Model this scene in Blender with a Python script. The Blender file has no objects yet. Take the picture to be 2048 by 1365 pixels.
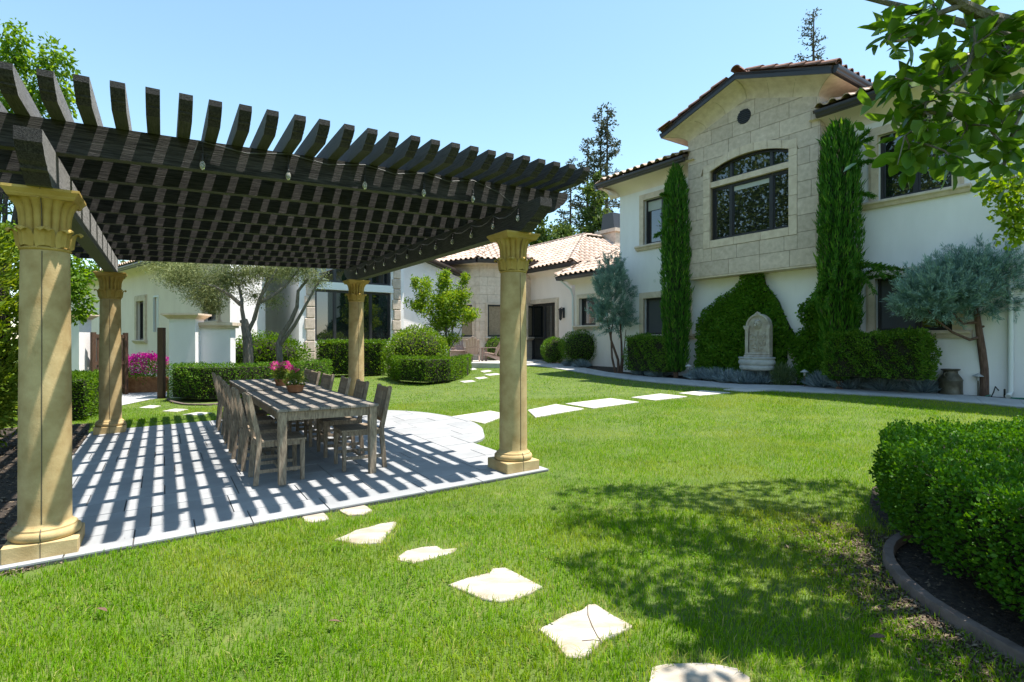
import bpy, bmesh, math, random
import numpy as np
from mathutils import Matrix, Vector
random.seed(7)
rng = np.random.default_rng(11)
S = bpy.context.scene
COL = S.collection

# ------------------------------------------------------------------ camera
F = 1114.0                      # focal length in pixels of the 2048 px wide photograph
HZ = 686.0                      # row of the horizon
CAM = (0.0, 0.0, 1.48)
cd = bpy.data.cameras.new('camera')
cam = bpy.data.objects.new('camera', cd)
COL.objects.link(cam)
cam.location = CAM
cam.rotation_euler = (math.radians(90), 0, 0)
cd.sensor_width = 36.0
cd.lens = F / 2048 * 36.0
cd.shift_y = (HZ - 682.5) / 2048
cd.clip_start = 0.05
cd.clip_end = 2000
S.camera = cam

# ------------------------------------------------------------------ light
SUN = Vector((0.317, -0.003, 1.0)).normalized()       # towards the sun
elev = math.asin(SUN.z)
azim = math.atan2(SUN.x, SUN.y)                        # clockwise from +Y
w = bpy.data.worlds.new('World')
S.world = w
w.use_nodes = True
nt = w.node_tree
sky = nt.nodes.new('ShaderNodeTexSky')
sky.sky_type = 'NISHITA'
sky.sun_disc = False
sky.sun_elevation = elev
sky.sun_rotation = azim
sky.air_density = 1.0
sky.dust_density = 0.25
sky.ozone_density = 1.5
tint = nt.nodes.new('ShaderNodeHueSaturation')
tint.inputs['Hue'].default_value = 0.480
tint.inputs['Saturation'].default_value = 0.95
nt.links.new(sky.outputs[0], tint.inputs['Color'])
nt.links.new(tint.outputs[0], nt.nodes['Background'].inputs[0])
nt.nodes['Background'].inputs[1].default_value = 0.124
sl = bpy.data.lights.new('sun', 'SUN')
sl.energy = 4.75
sl.angle = math.radians(0.53)
sl.color = (1.0, 0.95, 0.86)
so = bpy.data.objects.new('sun', sl)
COL.objects.link(so)
so.rotation_euler = (-SUN).to_track_quat('-Z', 'Y').to_euler()
S.view_settings.view_transform = 'Standard'
S.view_settings.look = 'None'
S.view_settings.gamma = 1.0
S.view_settings.exposure = 1.2
S.view_settings.use_curve_mapping = False
S.cycles.max_bounces = 7
S.cycles.diffuse_bounces = 4
S.cycles.transparent_max_bounces = 8
S.cycles.caustics_reflective = False
S.cycles.caustics_refractive = False

# ------------------------------------------------------------------ ground shape
NL = np.array([-3.35, 4.0])
U = np.array([.847, .531])
V = np.array([-.531, .847])

def patio_z(X, Y):
    return .019 * (X - NL[0]) + .022 * (Y - NL[1])

def lawn_z(X, Y):
    dx = np.clip(X - NL[0], -12, 15)
    dy = np.clip(Y - NL[1], -7, 25)
    u = .847 * dx + .531 * dy
    t = np.clip(u - 3.5, 0, None)
    return .019 * dx + .022 * dy + .016 * t * t / (t + 1.2) - .035

def gp(x, y, h=lawn_z):
    Y = 8.0
    for _ in range(60):
        X = (x - 1024) / F * Y
        Y = .5 * Y + .5 * (CAM[2] - h(X, Y)) * F / max(y - HZ, 1)
    X = (x - 1024) / F * Y
    return (X, Y, float(h(X, Y)))

def pg(pts, h=lawn_z):
    return [gp(x, y, h)[:2] for x, y in pts]

def at(x, y, Y):
    return ((x - 1024) / F * Y, Y, CAM[2] + (HZ - y) / F * Y)

def uv(u, v):
    p = NL + U * u + V * v
    return float(p[0]), float(p[1])

# ------------------------------------------------------------------ materials
def mat(name, c1, c2=None, scale=6, rough=.6, bump=0.0, bscale=None, stretch=(1, 1, 1), rnd=0.0, spec=.4, metal=0,
        sheen=0, c3=None, bdist=.01, detail=5, contrast=(.35, .65)):
    m = bpy.data.materials.new(name)
    m.use_nodes = True
    n = m.node_tree.nodes
    L = m.node_tree.links
    b = n['Principled BSDF']
    b.inputs['Roughness'].default_value = rough
    b.inputs['Specular IOR Level'].default_value = spec
    b.inputs['Metallic'].default_value = metal
    if sheen:
        b.inputs['Sheen Weight'].default_value = sheen
        b.inputs['Sheen Roughness'].default_value = .45
    col = None
    tc = n.new('ShaderNodeTexCoord')
    mp = n.new('ShaderNodeMapping')
    mp.inputs['Scale'].default_value = stretch
    L.new(tc.outputs['Object'], mp.inputs[0])
    if c2 is not None:
        t = n.new('ShaderNodeTexNoise')
        t.inputs['Scale'].default_value = scale
        t.inputs['Detail'].default_value = detail
        t.inputs['Roughness'].default_value = .62
        L.new(mp.outputs[0], t.inputs[0])
        r = n.new('ShaderNodeValToRGB')
        r.color_ramp.elements[0].position = contrast[0]
        r.color_ramp.elements[1].position = contrast[1]
        r.color_ramp.elements[0].color = (*c1, 1)
        r.color_ramp.elements[1].color = (*c2, 1)
        if c3:
            e = r.color_ramp.elements.new(min(.98, contrast[1] + .14))
            e.color = (*c3, 1)
        L.new(t.outputs[0], r.inputs[0])
        col = r.outputs[0]
    else:
        rg = n.new('ShaderNodeRGB')
        rg.outputs[0].default_value = (*c1, 1)
        col = rg.outputs[0]
    if rnd:
        oi = n.new('ShaderNodeObjectInfo')
        mr = n.new('ShaderNodeMapRange')
        mr.inputs[3].default_value = 1 - rnd
        mr.inputs[4].default_value = 1 + rnd
        L.new(oi.outputs['Random'], mr.inputs[0])
        hs = n.new('ShaderNodeHueSaturation')
        L.new(mr.outputs[0], hs.inputs['Value'])
        L.new(col, hs.inputs['Color'])
        col = hs.outputs[0]
    L.new(col, b.inputs['Base Color'])
    if bump:
        t2 = n.new('ShaderNodeTexNoise')
        t2.inputs['Scale'].default_value = bscale or scale * 4
        t2.inputs['Detail'].default_value = 6
        L.new(mp.outputs[0], t2.inputs[0])
        bp = n.new('ShaderNodeBump')
        bp.inputs['Strength'].default_value = bump
        bp.inputs['Distance'].default_value = bdist
        L.new(t2.outputs[0], bp.inputs['Height'])
        L.new(bp.outputs[0], b.inputs['Normal'])
    return m

def leafmat(name, dark, mid, light, trans=.35, rough=.45, patch=0.0, pscale=1.0, patchcol=None, spec=.12, straw=None):
    """leaf colours picked by the per-leaf attribute v; optional broad colour patches"""
    m = bpy.data.materials.new(name)
    m.use_nodes = True
    n = m.node_tree.nodes
    L = m.node_tree.links
    b = n['Principled BSDF']
    b.inputs['Roughness'].default_value = rough
    b.inputs['Specular IOR Level'].default_value = spec
    a = n.new('ShaderNodeAttribute')
    a.attribute_name = 'v'
    r = n.new('ShaderNodeValToRGB')
    r.color_ramp.elements[0].color = (*dark, 1)
    r.color_ramp.elements[1].color = (*light, 1)
    e = r.color_ramp.elements.new(.5)
    e.color = (*mid, 1)
    if straw:
        r.color_ramp.elements[2].position = .82
        e = r.color_ramp.elements.new(1.0)
        e.color = (*straw, 1)
    L.new(a.outputs['Fac'], r.inputs[0])
    col = r.outputs[0]
    if patch:
        tc = n.new('ShaderNodeTexCoord')
        t = n.new('ShaderNodeTexNoise')
        t.inputs['Scale'].default_value = pscale
        t.inputs['Detail'].default_value = 4
        L.new(tc.outputs['Object'], t.inputs[0])
        mr = n.new('ShaderNodeMapRange')
        mr.inputs[1].default_value = .49
        mr.inputs[2].default_value = .68
        mr.inputs[4].default_value = patch
        L.new(t.outputs[0], mr.inputs[0])
        mx = n.new('ShaderNodeMix')
        mx.data_type = 'RGBA'
        L.new(mr.outputs[0], mx.inputs[0])
        L.new(col, mx.inputs[6])
        mx.inputs[7].default_value = (*patchcol, 1)
        col = mx.outputs[2]
    L.new(col, b.inputs['Base Color'])
    tr = n.new('ShaderNodeBsdfTranslucent')
    hs = n.new('ShaderNodeHueSaturation')
    hs.inputs['Hue'].default_value = .485
    hs.inputs['Value'].default_value = 1.5
    hs.inputs['Saturation'].default_value = 1.1
    L.new(col, hs.inputs['Color'])
    L.new(hs.outputs[0], tr.inputs[0])
    ms = n.new('ShaderNodeMixShader')
    ms.inputs[0].default_value = trans
    L.new(b.outputs[0], ms.inputs[1])
    L.new(tr.outputs[0], ms.inputs[2])
    L.new(ms.outputs[0], n['Material Output'].inputs[0])
    return m

MT = {}
MT['soil'] = mat('soil', (.035, .026, .018), (.10, .078, .055), 9, .95, .8, 40, bdist=.02)
MT['thatch'] = mat('lawn_thatch', (.060, .100, .014), (.10, .14, .024), 3, .95, .6, 60, c3=(.19, .17, .07), bdist=.02)
MT['mulch'] = mat('mulch', (.016, .012, .010), (.065, .048, .035), 30, .95, 1.0, 60, bdist=.03, c3=(.12, .095, .07))
MT['paver'] = mat('pale_paver', (.25, .255, .265), (.315, .32, .33), 2.2, .75, .25, 60, rnd=.07, c3=(.36, .365, .37), bdist=.004)
MT['joint'] = mat('paver_joint', (.05, .05, .053), (.09, .09, .09), 12, .9)
MT['pathconc'] = mat('path_concrete', (.33, .33, .34), (.42, .42, .42), 3, .85, .2, 70, bdist=.004, rnd=.05)
MT['flag'] = mat('flagstone', (.29, .235, .175), (.43, .395, .345), 2.6, .8, .6, 22, stretch=(1, 3.2, 1), rnd=.08, c3=(.49, .465, .42), bdist=.008)
MT['slab'] = mat('stepping_slab', (.40, .385, .355), (.48, .465, .435), 3, .8, .25, 40, rnd=.05, bdist=.004)
MT['kerb'] = mat('brown_kerb', (.10, .075, .066), (.165, .128, .114), 10, .85, .4, 50)
MT['colstone'] = mat('cast_stone_ochre', (.33, .225, .095), (.50, .38, .195), 4.2, .85, .4, 90, c3=(.60, .49, .30), bdist=.004, detail=8)
MT['capstone'] = mat('capital_stone_ochre', (.34, .215, .045), (.47, .33, .10), 4.5, .8, .5, 50, c3=(.56, .43, .20), bdist=.004, detail=8)
MT['seam'] = mat('dark_seam', (.07, .055, .04))
MT['wood_u'] = mat('black_wood_along', (.010, .0095, .010), (.056, .052, .051), 5, .72, .8, 8, (1.2, 22, 22), rnd=.12, sheen=.22, bdist=.006, spec=.10)
MT['wood_v'] = mat('black_wood_across', (.010, .0095, .010), (.056, .052, .051), 5, .72, .8, 8, (22, 1.2, 22), rnd=.12, sheen=.22, bdist=.006, spec=.10)
MT['teak'] = mat('weathered_teak', (.14, .102, .072), (.33, .262, .190), 7, .85, .8, 14, (9, 9, 1.6), rnd=.2, c3=(.44, .36, .27), bdist=.004)
MT['teak_top'] = mat('weathered_teak_top', (.13, .115, .10), (.27, .24, .21), 7, .85, .5, 14, (12, 1.2, 9), rnd=.12, bdist=.004)
MT['terracotta'] = mat('terracotta', (.20, .075, .030), (.34, .16, .075), 9, .8, .4, 30, c3=(.42, .26, .15))
MT['stucco'] = mat('white_stucco', (.76, .725, .725), (.84, .805, .805), 1.1, .9, .35, 90, stretch=(1.3, 1.3, .45), bdist=.004)
MT['cream'] = mat('cream_stucco', (.79, .665, .59), (.86, .735, .655), 1.1, .9, .35, 90, stretch=(1.3, 1.3, .45), bdist=.004)
MT['limestone'] = mat('limestone_block', (.46, .37, .295), (.60, .49, .405), 9, .85, .5, 45, rnd=.08, c3=(.69, .585, .50), bdist=.005, detail=8)
MT['turretstone'] = mat('pale_turret_stone', (.60, .48, .375), (.72, .60, .49), 7, .85, .4, 45, rnd=.05, bdist=.004)
MT['trim'] = mat('cream_stone_trim', (.55, .435, .33), (.68, .56, .445), 6, .85, .3, 50, rnd=.03, bdist=.004)
MT['mortar'] = mat('mortar', (.26, .20, .13), (.34, .27, .18), 12, .95)
MT['tile'] = mat('clay_roof_tile', (.36, .25, .19), (.55, .44, .37), 3.5, .85, .4, 40, rnd=.22, c3=(.66, .57, .50), bdist=.006)
MT['tiledark'] = mat('brown_roof_tile', (.14, .065, .045), (.26, .135, .10), 5, .85, .4, 40, rnd=.2, bdist=.006)
MT['roofbase'] = mat('roof_underlay', (.07, .045, .035))
MT['gutter'] = mat('dark_gutter', (.030, .027, .030), rough=.4, spec=.5)
MT['bronze'] = mat('dark_bronze_frame', (.022, .021, .024), rough=.38, spec=.5)
MT['brownwood'] = mat('brown_wood', (.055, .028, .016), (.11, .058, .034), 6, .7, .4, 10, (14, 14, 1.2))
MT['metal'] = mat('aged_steel', (.07, .06, .04), (.13, .115, .085), 7, .5, .2, 30, metal=.5)
MT['black'] = mat('black_rubber', (.012, .012, .013), rough=.5)
MT['cable'] = mat('grey_black_cable', (.07, .07, .072), rough=.4)
MT['litter'] = leafmat('dry_litter', (.045, .032, .022), (.13, .10, .072), (.30, .24, .17), .05, .9)
MT['greenhose'] = mat('green_hose', (.02, .16, .10), rough=.4)
MT['pipe'] = mat('white_downspout', (.66, .66, .64), rough=.5)
MT['ash'] = mat('grey_brown_bark', (.10, .085, .068), (.22, .195, .165), 9, .9, .9, 30, (3, 3, .8), bdist=.02)
MT['redbark'] = mat('reddish_bark', (.085, .045, .030), (.19, .115, .085), 9, .9, .9, 26, (4, 4, .7), bdist=.02)
MT['darkbark'] = mat('dark_bark', (.035, .028, .022), (.085, .068, .052), 8, .9, .8, 24, (3, 3, .8), bdist=.02)
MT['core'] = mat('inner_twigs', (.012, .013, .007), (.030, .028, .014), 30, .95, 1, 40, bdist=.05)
MT['fountain'] = mat('aged_fountain_stone', (.30, .26, .21), (.46, .42, .36), 6, .85, .6, 30, c3=(.56, .47, .37), bdist=.006)
MT['concrete'] = mat('basin_concrete', (.30, .30, .30), (.42, .42, .42), 6, .85, .4, 40)
MT['adiron'] = mat('pinkish_weathered_wood', (.26, .18, .15), (.40, .30, .26), 8, .8, .3, 20, (9, 9, 2), rnd=.1)
MT['blind'] = mat('pale_blind', (.42, .44, .42))
MT['white'] = mat('white_paint', (.75, .75, .74), rough=.6)
MT['screen'] = mat('grey_insect_screen', (.075, .08, .09), rough=.55)

def glassy(name, col, rough, ior):
    m = mat(name, col, rough=rough, spec=.5)
    m.node_tree.nodes['Principled BSDF'].inputs['IOR'].default_value = ior
    return m
MT['glass'] = glassy('window_glass', (.010, .012, .012), .015, 2.15)
bg = bpy.data.materials.new('bulb_glass')
bg.use_nodes = True
_b = bg.node_tree.nodes['Principled BSDF']
_b.inputs['Base Color'].default_value = (.95, .93, .88, 1)
_b.inputs['Roughness'].default_value = .05
_b.inputs['Transmission Weight'].default_value = .75
_b.inputs['IOR'].default_value = 1.4
MT['bulb'] = bg
# leaves
MT['grass'] = leafmat('grass_blades', (.070, .175, .005), (.145, .300, .008), (.27, .39, .03), .42, .6, .6, .7, (.31, .33, .05), spec=.08, straw=(.44, .38, .16))
MT['boxwood'] = leafmat('boxwood_leaf', (.028, .095, .008), (.060, .165, .014), (.13, .26, .03), .35, .38)
MT['boxlight'] = leafmat('box_hedge_leaf', (.040, .105, .008), (.090, .185, .014), (.19, .29, .035), .38, .4)
MT['shade_hedge'] = leafmat('dark_hedge_leaf', (.040, .115, .012), (.095, .205, .022), (.23, .33, .05), .32, .35)
MT['ivy'] = leafmat('ivy_leaf', (.036, .12, .010), (.092, .22, .018), (.20, .33, .04), .34, .4)
MT['cypress'] = leafmat('cypress_spray', (.022, .090, .010), (.062, .180, .018), (.19, .33, .04), .28, .5)
MT['juniper'] = leafmat('blue_juniper', (.065, .145, .120), (.175, .285, .24), (.33, .45, .37), .2, .6)
MT['fescue'] = leafmat('blue_fescue', (.18, .25, .28), (.36, .45, .49), (.55, .64, .66), .2, .6)
MT['olive'] = leafmat('olive_leaf', (.085, .110, .035), (.20, .235, .095), (.36, .39, .20), .3, .45)
MT['lime'] = leafmat('lime_leaf', (.055, .13, .012), (.12, .23, .022), (.24, .34, .05), .45, .4)
MT['young'] = leafmat('young_tree_leaf', (.075, .16, .012), (.17, .28, .022), (.38, .42, .06), .42, .42)
MT['pittos'] = leafmat('round_bush_leaf', (.055, .13, .010), (.125, .225, .020), (.30, .36, .07), .40, .4)
MT['thuja'] = leafmat('thuja_spray', (.055, .11, .010), (.15, .23, .022), (.30, .36, .05), .36, .5)
MT['laurel'] = leafmat('glossy_laurel_leaf', (.035, .095, .012), (.075, .165, .018), (.16, .25, .035), .42, .3, spec=.3)
MT['redwood'] = leafmat('redwood_needles', (.030, .038, .022), (.06, .070, .040), (.11, .115, .06), .2, .6)
MT['farleaf'] = leafmat('far_tree_leaf', (.03, .06, .015), (.075, .12, .025), (.16, .20, .05), .3, .5)
MT['magenta'] = leafmat('magenta_petal', (.42, .012, .22), (.60, .03, .33), (.70, .10, .42), .35, .5)
MT['pink'] = leafmat('pink_petal', (.50, .02, .20), (.66, .10, .33), (.75, .34, .50), .35, .5)
MT['geran'] = leafmat('bowl_plant_leaf', (.05, .10, .02), (.13, .19, .03), (.32, .33, .07), .35, .5)
MT['rosemary'] = leafmat('rosemary_leaf', (.06, .10, .045), (.12, .17, .07), (.20, .25, .12), .2, .6)

# ------------------------------------------------------------------ mesh helpers
def tagit(o, label=None, cat=None, group=None, kind=None):
    if label: o['label'] = label
    if cat: o['category'] = cat
    if group: o['group'] = group
    if kind: o['kind'] = kind
    return o

def link(o, parent=None):
    COL.objects.link(o)
    if parent is not None:
        o.parent = parent
    return o

def empty(name, loc=(0, 0, 0), rz=0, label=None, cat=None, group=None):
    o = bpy.data.objects.new(name, None)
    o.empty_display_size = .2
    link(o)
    o.location = loc
    o.rotation_euler = (0, 0, rz)
    return tagit(o, label, cat, group)

class MB:
    def __init__(s):
        s.v = []
        s.f = []
    def add(s, vs, fs):
        k = len(s.v)
        s.v += [tuple(p) for p in vs]
        s.f += [tuple(i + k for i in f) for f in fs]
        return s
    def box(s, x0, x1, y0, y1, z0, z1, M=None):
        vs = [(x, y, z) for z in (z0, z1) for y in (y0, y1) for x in (x0, x1)]
        if M is not None:
            vs = [tuple(M @ Vector(p)) for p in vs]
        return s.add(vs, [(0, 2, 3, 1), (4, 5, 7, 6), (0, 1, 5, 4), (1, 3, 7, 5), (3, 2, 6, 7), (2, 0, 4, 6)])
    def bar(s, a, b, w, h, up=(0, 0, 1)):
        a, b = Vector(a), Vector(b)
        d = (b - a)
        Ln = d.length
        d.normalize()
        x = d.cross(Vector(up))
        if x.length < 1e-4:
            x = d.cross(Vector((0, 1, 0)))
        x.normalize()
        y = x.cross(d)
        vs = []
        for t in (0, Ln):
            for sx, sy in ((-1, -1), (1, -1), (1, 1), (-1, 1)):
                vs.append(a + d * t + x * sx * w / 2 + y * sy * h / 2)
        return s.add(vs, [(0, 1, 2, 3), (7, 6, 5, 4), (0, 4, 5, 1), (1, 5, 6, 2), (2, 6, 7, 3), (3, 7, 4, 0)])
    def prism(s, poly, z0, z1, f=None):
        """poly in a plane, extruded; f maps (a, b, c) to a point"""
        f = f or (lambda a, b, c: (a, b, c))
        n = len(poly)
        vs = [f(a, b, z0) for a, b in poly] + [f(a, b, z1) for a, b in poly]
        fs = [tuple(range(n - 1, -1, -1)), tuple(range(n, 2 * n))]
        fs += [(i, (i + 1) % n, n + (i + 1) % n, n + i) for i in range(n)]
        return s.add(vs, fs)
    def tube(s, pts, rad, seg=8, cap=True):
        pts = [Vector(p) for p in pts]
        n = len(pts)
        rads = rad if hasattr(rad, '__len__') else [rad] * n
        k0 = len(s.v)
        ref = Vector((.3, .9, .2))
        for i, p in enumerate(pts):
            d = (pts[min(i + 1, n - 1)] - pts[max(i - 1, 0)])
            d.normalize()
            x = d.cross(ref)
            if x.length < .05:
                x = d.cross(Vector((1, 0, 0)))
            x.normalize()
            y = d.cross(x)
            for j in range(seg):
                a = 2 * math.pi * j / seg
                s.v.append(tuple(p + (x * math.cos(a) + y * math.sin(a)) * rads[i]))
        for i in range(n - 1):
            for j in range(seg):
                a = k0 + i * seg + j
                b = k0 + i * seg + (j + 1) % seg
                s.f.append((a, b, b + seg, a + seg))
        if cap:
            s.f.append(tuple(k0 + j for j in range(seg))[::-1])
            s.f.append(tuple(k0 + (n - 1) * seg + j for j in range(seg)))
        return s
    def lathe(s, prof, seg=32, c=(0, 0, 0), fn=None):
        k0 = len(s.v)
        for r, z in prof:
            for j in range(seg):
                a = 2 * math.pi * j / seg
                rr = r if fn is None else fn(r, z, a)
                s.v.append((c[0] + rr * math.cos(a), c[1] + rr * math.sin(a), c[2] + z))
        for i in range(len(prof) - 1):
            for j in range(seg):
                a = k0 + i * seg + j
                b = k0 + i * seg + (j + 1) % seg
                s.f.append((a, b, b + seg, a + seg))
        s.f.append(tuple(k0 + j for j in range(seg))[::-1])
        s.f.append(tuple(k0 + (len(prof) - 1) * seg + j for j in range(seg)))
        return s
    def mesh(s, name, m, smooth=False, bevel=0):
        me = bpy.data.meshes.new(name)
        me.from_pydata(s.v, [], s.f)
        if bevel:
            bm = bmesh.new()
            bm.from_mesh(me)
            bmesh.ops.bevel(bm, geom=bm.edges[:], offset=bevel, segments=1, affect='EDGES')
            bm.to_mesh(me)
            bm.free()
        me.materials.append(m)
        if smooth:
            me.polygons.foreach_set('use_smooth', [True] * len(me.polygons))
            try:
                me.set_sharp_from_angle(angle=math.radians(40))
            except Exception:
                pass
        me.update()
        return me
    def build(s, name, m, parent=None, smooth=False, bevel=0, loc=None, rot=None):
        o = bpy.data.objects.new(name, s.mesh(name, m, smooth, bevel))
        link(o, parent)
        if loc is not None: o.location = loc
        if rot is not None: o.rotation_euler = rot
        return o

def inst(name, me, parent, loc=(0, 0, 0), rot=(0, 0, 0), scale=None):
    o = bpy.data.objects.new(name, me)
    link(o, parent)
    o.location = loc
    o.rotation_euler = rot
    if scale is not None: o.scale = scale
    return o

def copy_tree(o, parent=None):
    c = o.copy()
    COL.objects.link(c)
    c.parent = parent
    for ch in list(o.children):
        copy_tree(ch, c)
    return c

# ------------------------------------------------------------------ leaf helpers
def nrm(a):
    return a / np.maximum(np.linalg.norm(a, axis=1, keepdims=True), 1e-9)

def fast_mesh(name, verts, tris, val, m):
    me = bpy.data.meshes.new(name)
    nv, nf = len(verts), len(tris)
    me.vertices.add(nv)
    me.vertices.foreach_set('co', np.ascontiguousarray(verts, dtype=np.float32).ravel())
    me.loops.add(nf * 3)
    me.loops.foreach_set('vertex_index', np.ascontiguousarray(tris, dtype=np.int32).ravel())
    me.polygons.add(nf)
    me.polygons.foreach_set('loop_start', np.arange(0, nf * 3, 3, dtype=np.int32))
    me.polygons.foreach_set('loop_total', np.full(nf, 3, dtype=np.int32))
    at_ = me.attributes.new('v', 'FLOAT', 'POINT')
    at_.data.foreach_set('value', np.ascontiguousarray(val, dtype=np.float32))
    me.materials.append(m)
    me.update(calc_edges=True)
    return me

def leaves(name, P, D, size, m, parent=None, aspect=.5, fold=.12, val=None, label=None, side=None, kind='stuff', shape=4):
    """one folded diamond leaf at every point P along D"""
    n = len(P)
    P = np.asarray(P, float)
    D = nrm(np.asarray(D, float))
    size = np.asarray(size, float) * np.ones(n)
    R = rng.normal(size=(n, 3)) if side is None else side
    W = nrm(np.cross(D, R))
    N = np.cross(W, D)
    s = size[:, None]
    if shape == 6:
        v = np.empty((n, 6, 3))
        v[:, 0] = P
        for i_, (t_, k_, q_) in enumerate(((.28, .42, .6), (.68, .46, 1.0), (1.0, 0, -.4), (.68, -.46, 1.0), (.28, -.42, .6))):
            v[:, i_ + 1] = P + D * s * t_ + W * s * aspect * k_ + N * s * fold * q_
        k = np.arange(n)[:, None] * 6
        t = np.concatenate([k + np.array([a_]) for a_ in ((0, 1, 5), (1, 2, 5), (5, 2, 4), (2, 3, 4))], axis=0)
        if val is None:
            val = np.clip(rng.beta(2.2, 2.6, n), 0, 1)
        o = bpy.data.objects.new(name, fast_mesh(name, v.reshape(-1, 3), t, np.repeat(val, 6), m))
        link(o, parent)
        if kind: o['kind'] = kind
        return o
    v = np.empty((n, 4, 3))
    v[:, 0] = P
    v[:, 1] = P + D * s * .48 + W * s * aspect * .5 + N * s * fold
    v[:, 2] = P + D * s - N * s * fold * .4
    v[:, 3] = P + D * s * .48 - W * s * aspect * .5 + N * s * fold
    k = np.arange(n)[:, None] * 4
    t = np.concatenate([k + np.array([[0, 1, 2]]), k + np.array([[0, 2, 3]])], axis=0)
    if val is None:
        val = np.clip(rng.beta(2.2, 2.6, n), 0, 1)
    me = fast_mesh(name, v.reshape(-1, 3), t, np.repeat(val, 4), m)
    o = bpy.data.objects.new(name, me)
    link(o, parent)
    if kind: o['kind'] = kind
    return o

def inpoly(px, py, poly):
    px = np.asarray(px)
    py = np.asarray(py)
    ins = np.zeros(px.shape, bool)
    n = len(poly)
    j = n - 1
    for i in range(n):
        xi, yi = poly[i]
        xj, yj = poly[j]
        if yi != yj:
            c = ((yi > py) != (yj > py)) & (px < (xj - xi) * (py - yi) / (yj - yi) + xi)
            ins ^= c
        j = i
    return ins

def polyarea(p):
    return .5 * sum(p[i - 1][0] * p[i][1] - p[i][0] * p[i - 1][1] for i in range(len(p)))

def grow(poly, d):
    """offset a polygon outward by d (simple mitre)"""
    if polyarea(poly) < 0: poly = poly[::-1]
    n = len(poly)
    out = []
    for i in range(n):
        a = np.array(poly[i - 1]); b = np.array(poly[i]); c = np.array(poly[(i + 1) % n])
        e1 = (b - a) / max(np.linalg.norm(b - a), 1e-9)
        e2 = (c - b) / max(np.linalg.norm(c - b), 1e-9)
        n1 = np.array([e1[1], -e1[0]]); n2 = np.array([e2[1], -e2[0]])
        m_ = n1 + n2
        L = np.linalg.norm(m_)
        m_ = m_ / L if L > 1e-6 else n1
        k = d / max(.4, float(m_ @ n1))
        out.append(tuple(b + m_ * k))
    return out

def lump(P, sc, amp):
    """smooth pseudo noise by sums of sines"""
    x, y, z = P[:, 0] * sc, P[:, 1] * sc, P[:, 2] * sc
    return amp * (np.sin(x * 1.7 + y * 1.1 + .6) * np.sin(y * 2.1 - z * 1.3 + 1.1) + .6 * np.sin(z * 3.1 + x * 2.7) * np.sin(y * 3.7 + 2.2)
                  + .4 * np.sin(x * 6.3 + z * 5.1) * np.sin(y * 5.9 - x * 2.0))

def hedge(name, poly, h, n, m, label, cat='hedge', group=None, leaf=.02, zfun=lawn_z, base=.04, top_wave=.02, rough=.03, aspect=.55, roundt=.12, coreinset=.07, clean=1.0, shape=4):
    """clipped hedge on footprint poly; leaves on a shell, twigs inside"""
    if polyarea(poly) < 0: poly = poly[::-1]
    c = np.mean(np.array(poly), axis=0)
    z0 = float(zfun(c[0], c[1]))
    root = empty(name, (c[0], c[1], z0), 0, label, cat, group)
    P2 = [(p[0] - c[0], p[1] - c[1]) for p in poly]
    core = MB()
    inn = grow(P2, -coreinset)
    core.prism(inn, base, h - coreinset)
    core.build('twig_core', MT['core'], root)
    seg = np.array(P2)
    nx = np.roll(seg, -1, axis=0)
    ln = np.linalg.norm(nx - seg, axis=1)
    per = ln.sum()
    area = abs(polyarea(P2))
    ns = int(n * per * h / (per * h + area))
    ntp = n - ns
    # sides
    t = rng.random(ns) * per
    cum = np.concatenate([[0], np.cumsum(ln)])
    k = np.clip(np.searchsorted(cum, t, side='right') - 1, 0, len(ln) - 1)
    f = ((t - cum[k]) / ln[k])[:, None]
    xy = seg[k] * (1 - f) + nx[k] * f
    e = (nx[k] - seg[k]) / ln[k][:, None]
    N = np.stack([e[:, 1], -e[:, 0], np.zeros(ns)], 1)
    z = base + (h - base) * rng.random(ns) ** .9
    # round the top edge
    over = np.clip((z - (h - roundt)) / roundt, 0, 1)
    P = np.concatenate([xy, z[:, None]], 1) - N * (over ** 2 * roundt * .55)[:, None]
    N = nrm(N + np.stack([0 * over, 0 * over, over * .9], 1))
    # top
    mn, mx = seg.min(0), seg.max(0)
    q = mn + rng.random((ntp * 3, 2)) * (mx - mn)
    q = q[inpoly(q[:, 0], q[:, 1], P2)][:ntp]
    PT = np.concatenate([q, np.full((len(q), 1), h)], 1)
    NT = np.tile([0, 0, 1.0], (len(q), 1))
    P = np.concatenate([P, PT])
    N = np.concatenate([N, NT])
    wob = lump(P + c.mean(), 3.0, top_wave) + lump(P * 1.0, 9.0, rough * .7)
    depth = -np.abs(rng.normal(size=len(P))) * rough
    P = P + N * (wob + depth + rng.normal(size=len(P)) * .006)[:, None]
    D = N * (1.0 * clean) + rng.normal(size=P.shape) * .6 + np.array([0, 0, .35])
    leaves('foliage', P, D, leaf * rng.uniform(.7, 1.35, len(P)), m, root, aspect, shape=shape)
    return root

def blob(n, c, r, amp=.12, sc=2.0, shell=.35, flat=-1.0):
    """points near the surface of a lumpy ellipsoid, with normals"""
    d = nrm(rng.normal(size=(n, 3)))
    d = d[d[:, 2] > flat]
    k = 1 - np.abs(rng.normal(size=len(d))) * shell
    k = np.clip(k, .05, 1)
    l = 1 + lump(d * 2.0 + np.array(c) * .7, sc, amp)
    return np.array(c) + d * np.array(r) * (k * l)[:, None], d

def trunk_path(a, b, n, wob):
    a, b = np.array(a, float), np.array(b, float)
    pts = []
    for i in range(n + 1):
        t = i / n
        p = a + (b - a) * t
        if 0 < i < n:
            p = p + np.array([random.uniform(-wob, wob), random.uniform(-wob, wob), 0])
        pts.append(tuple(p))
    return pts

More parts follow.
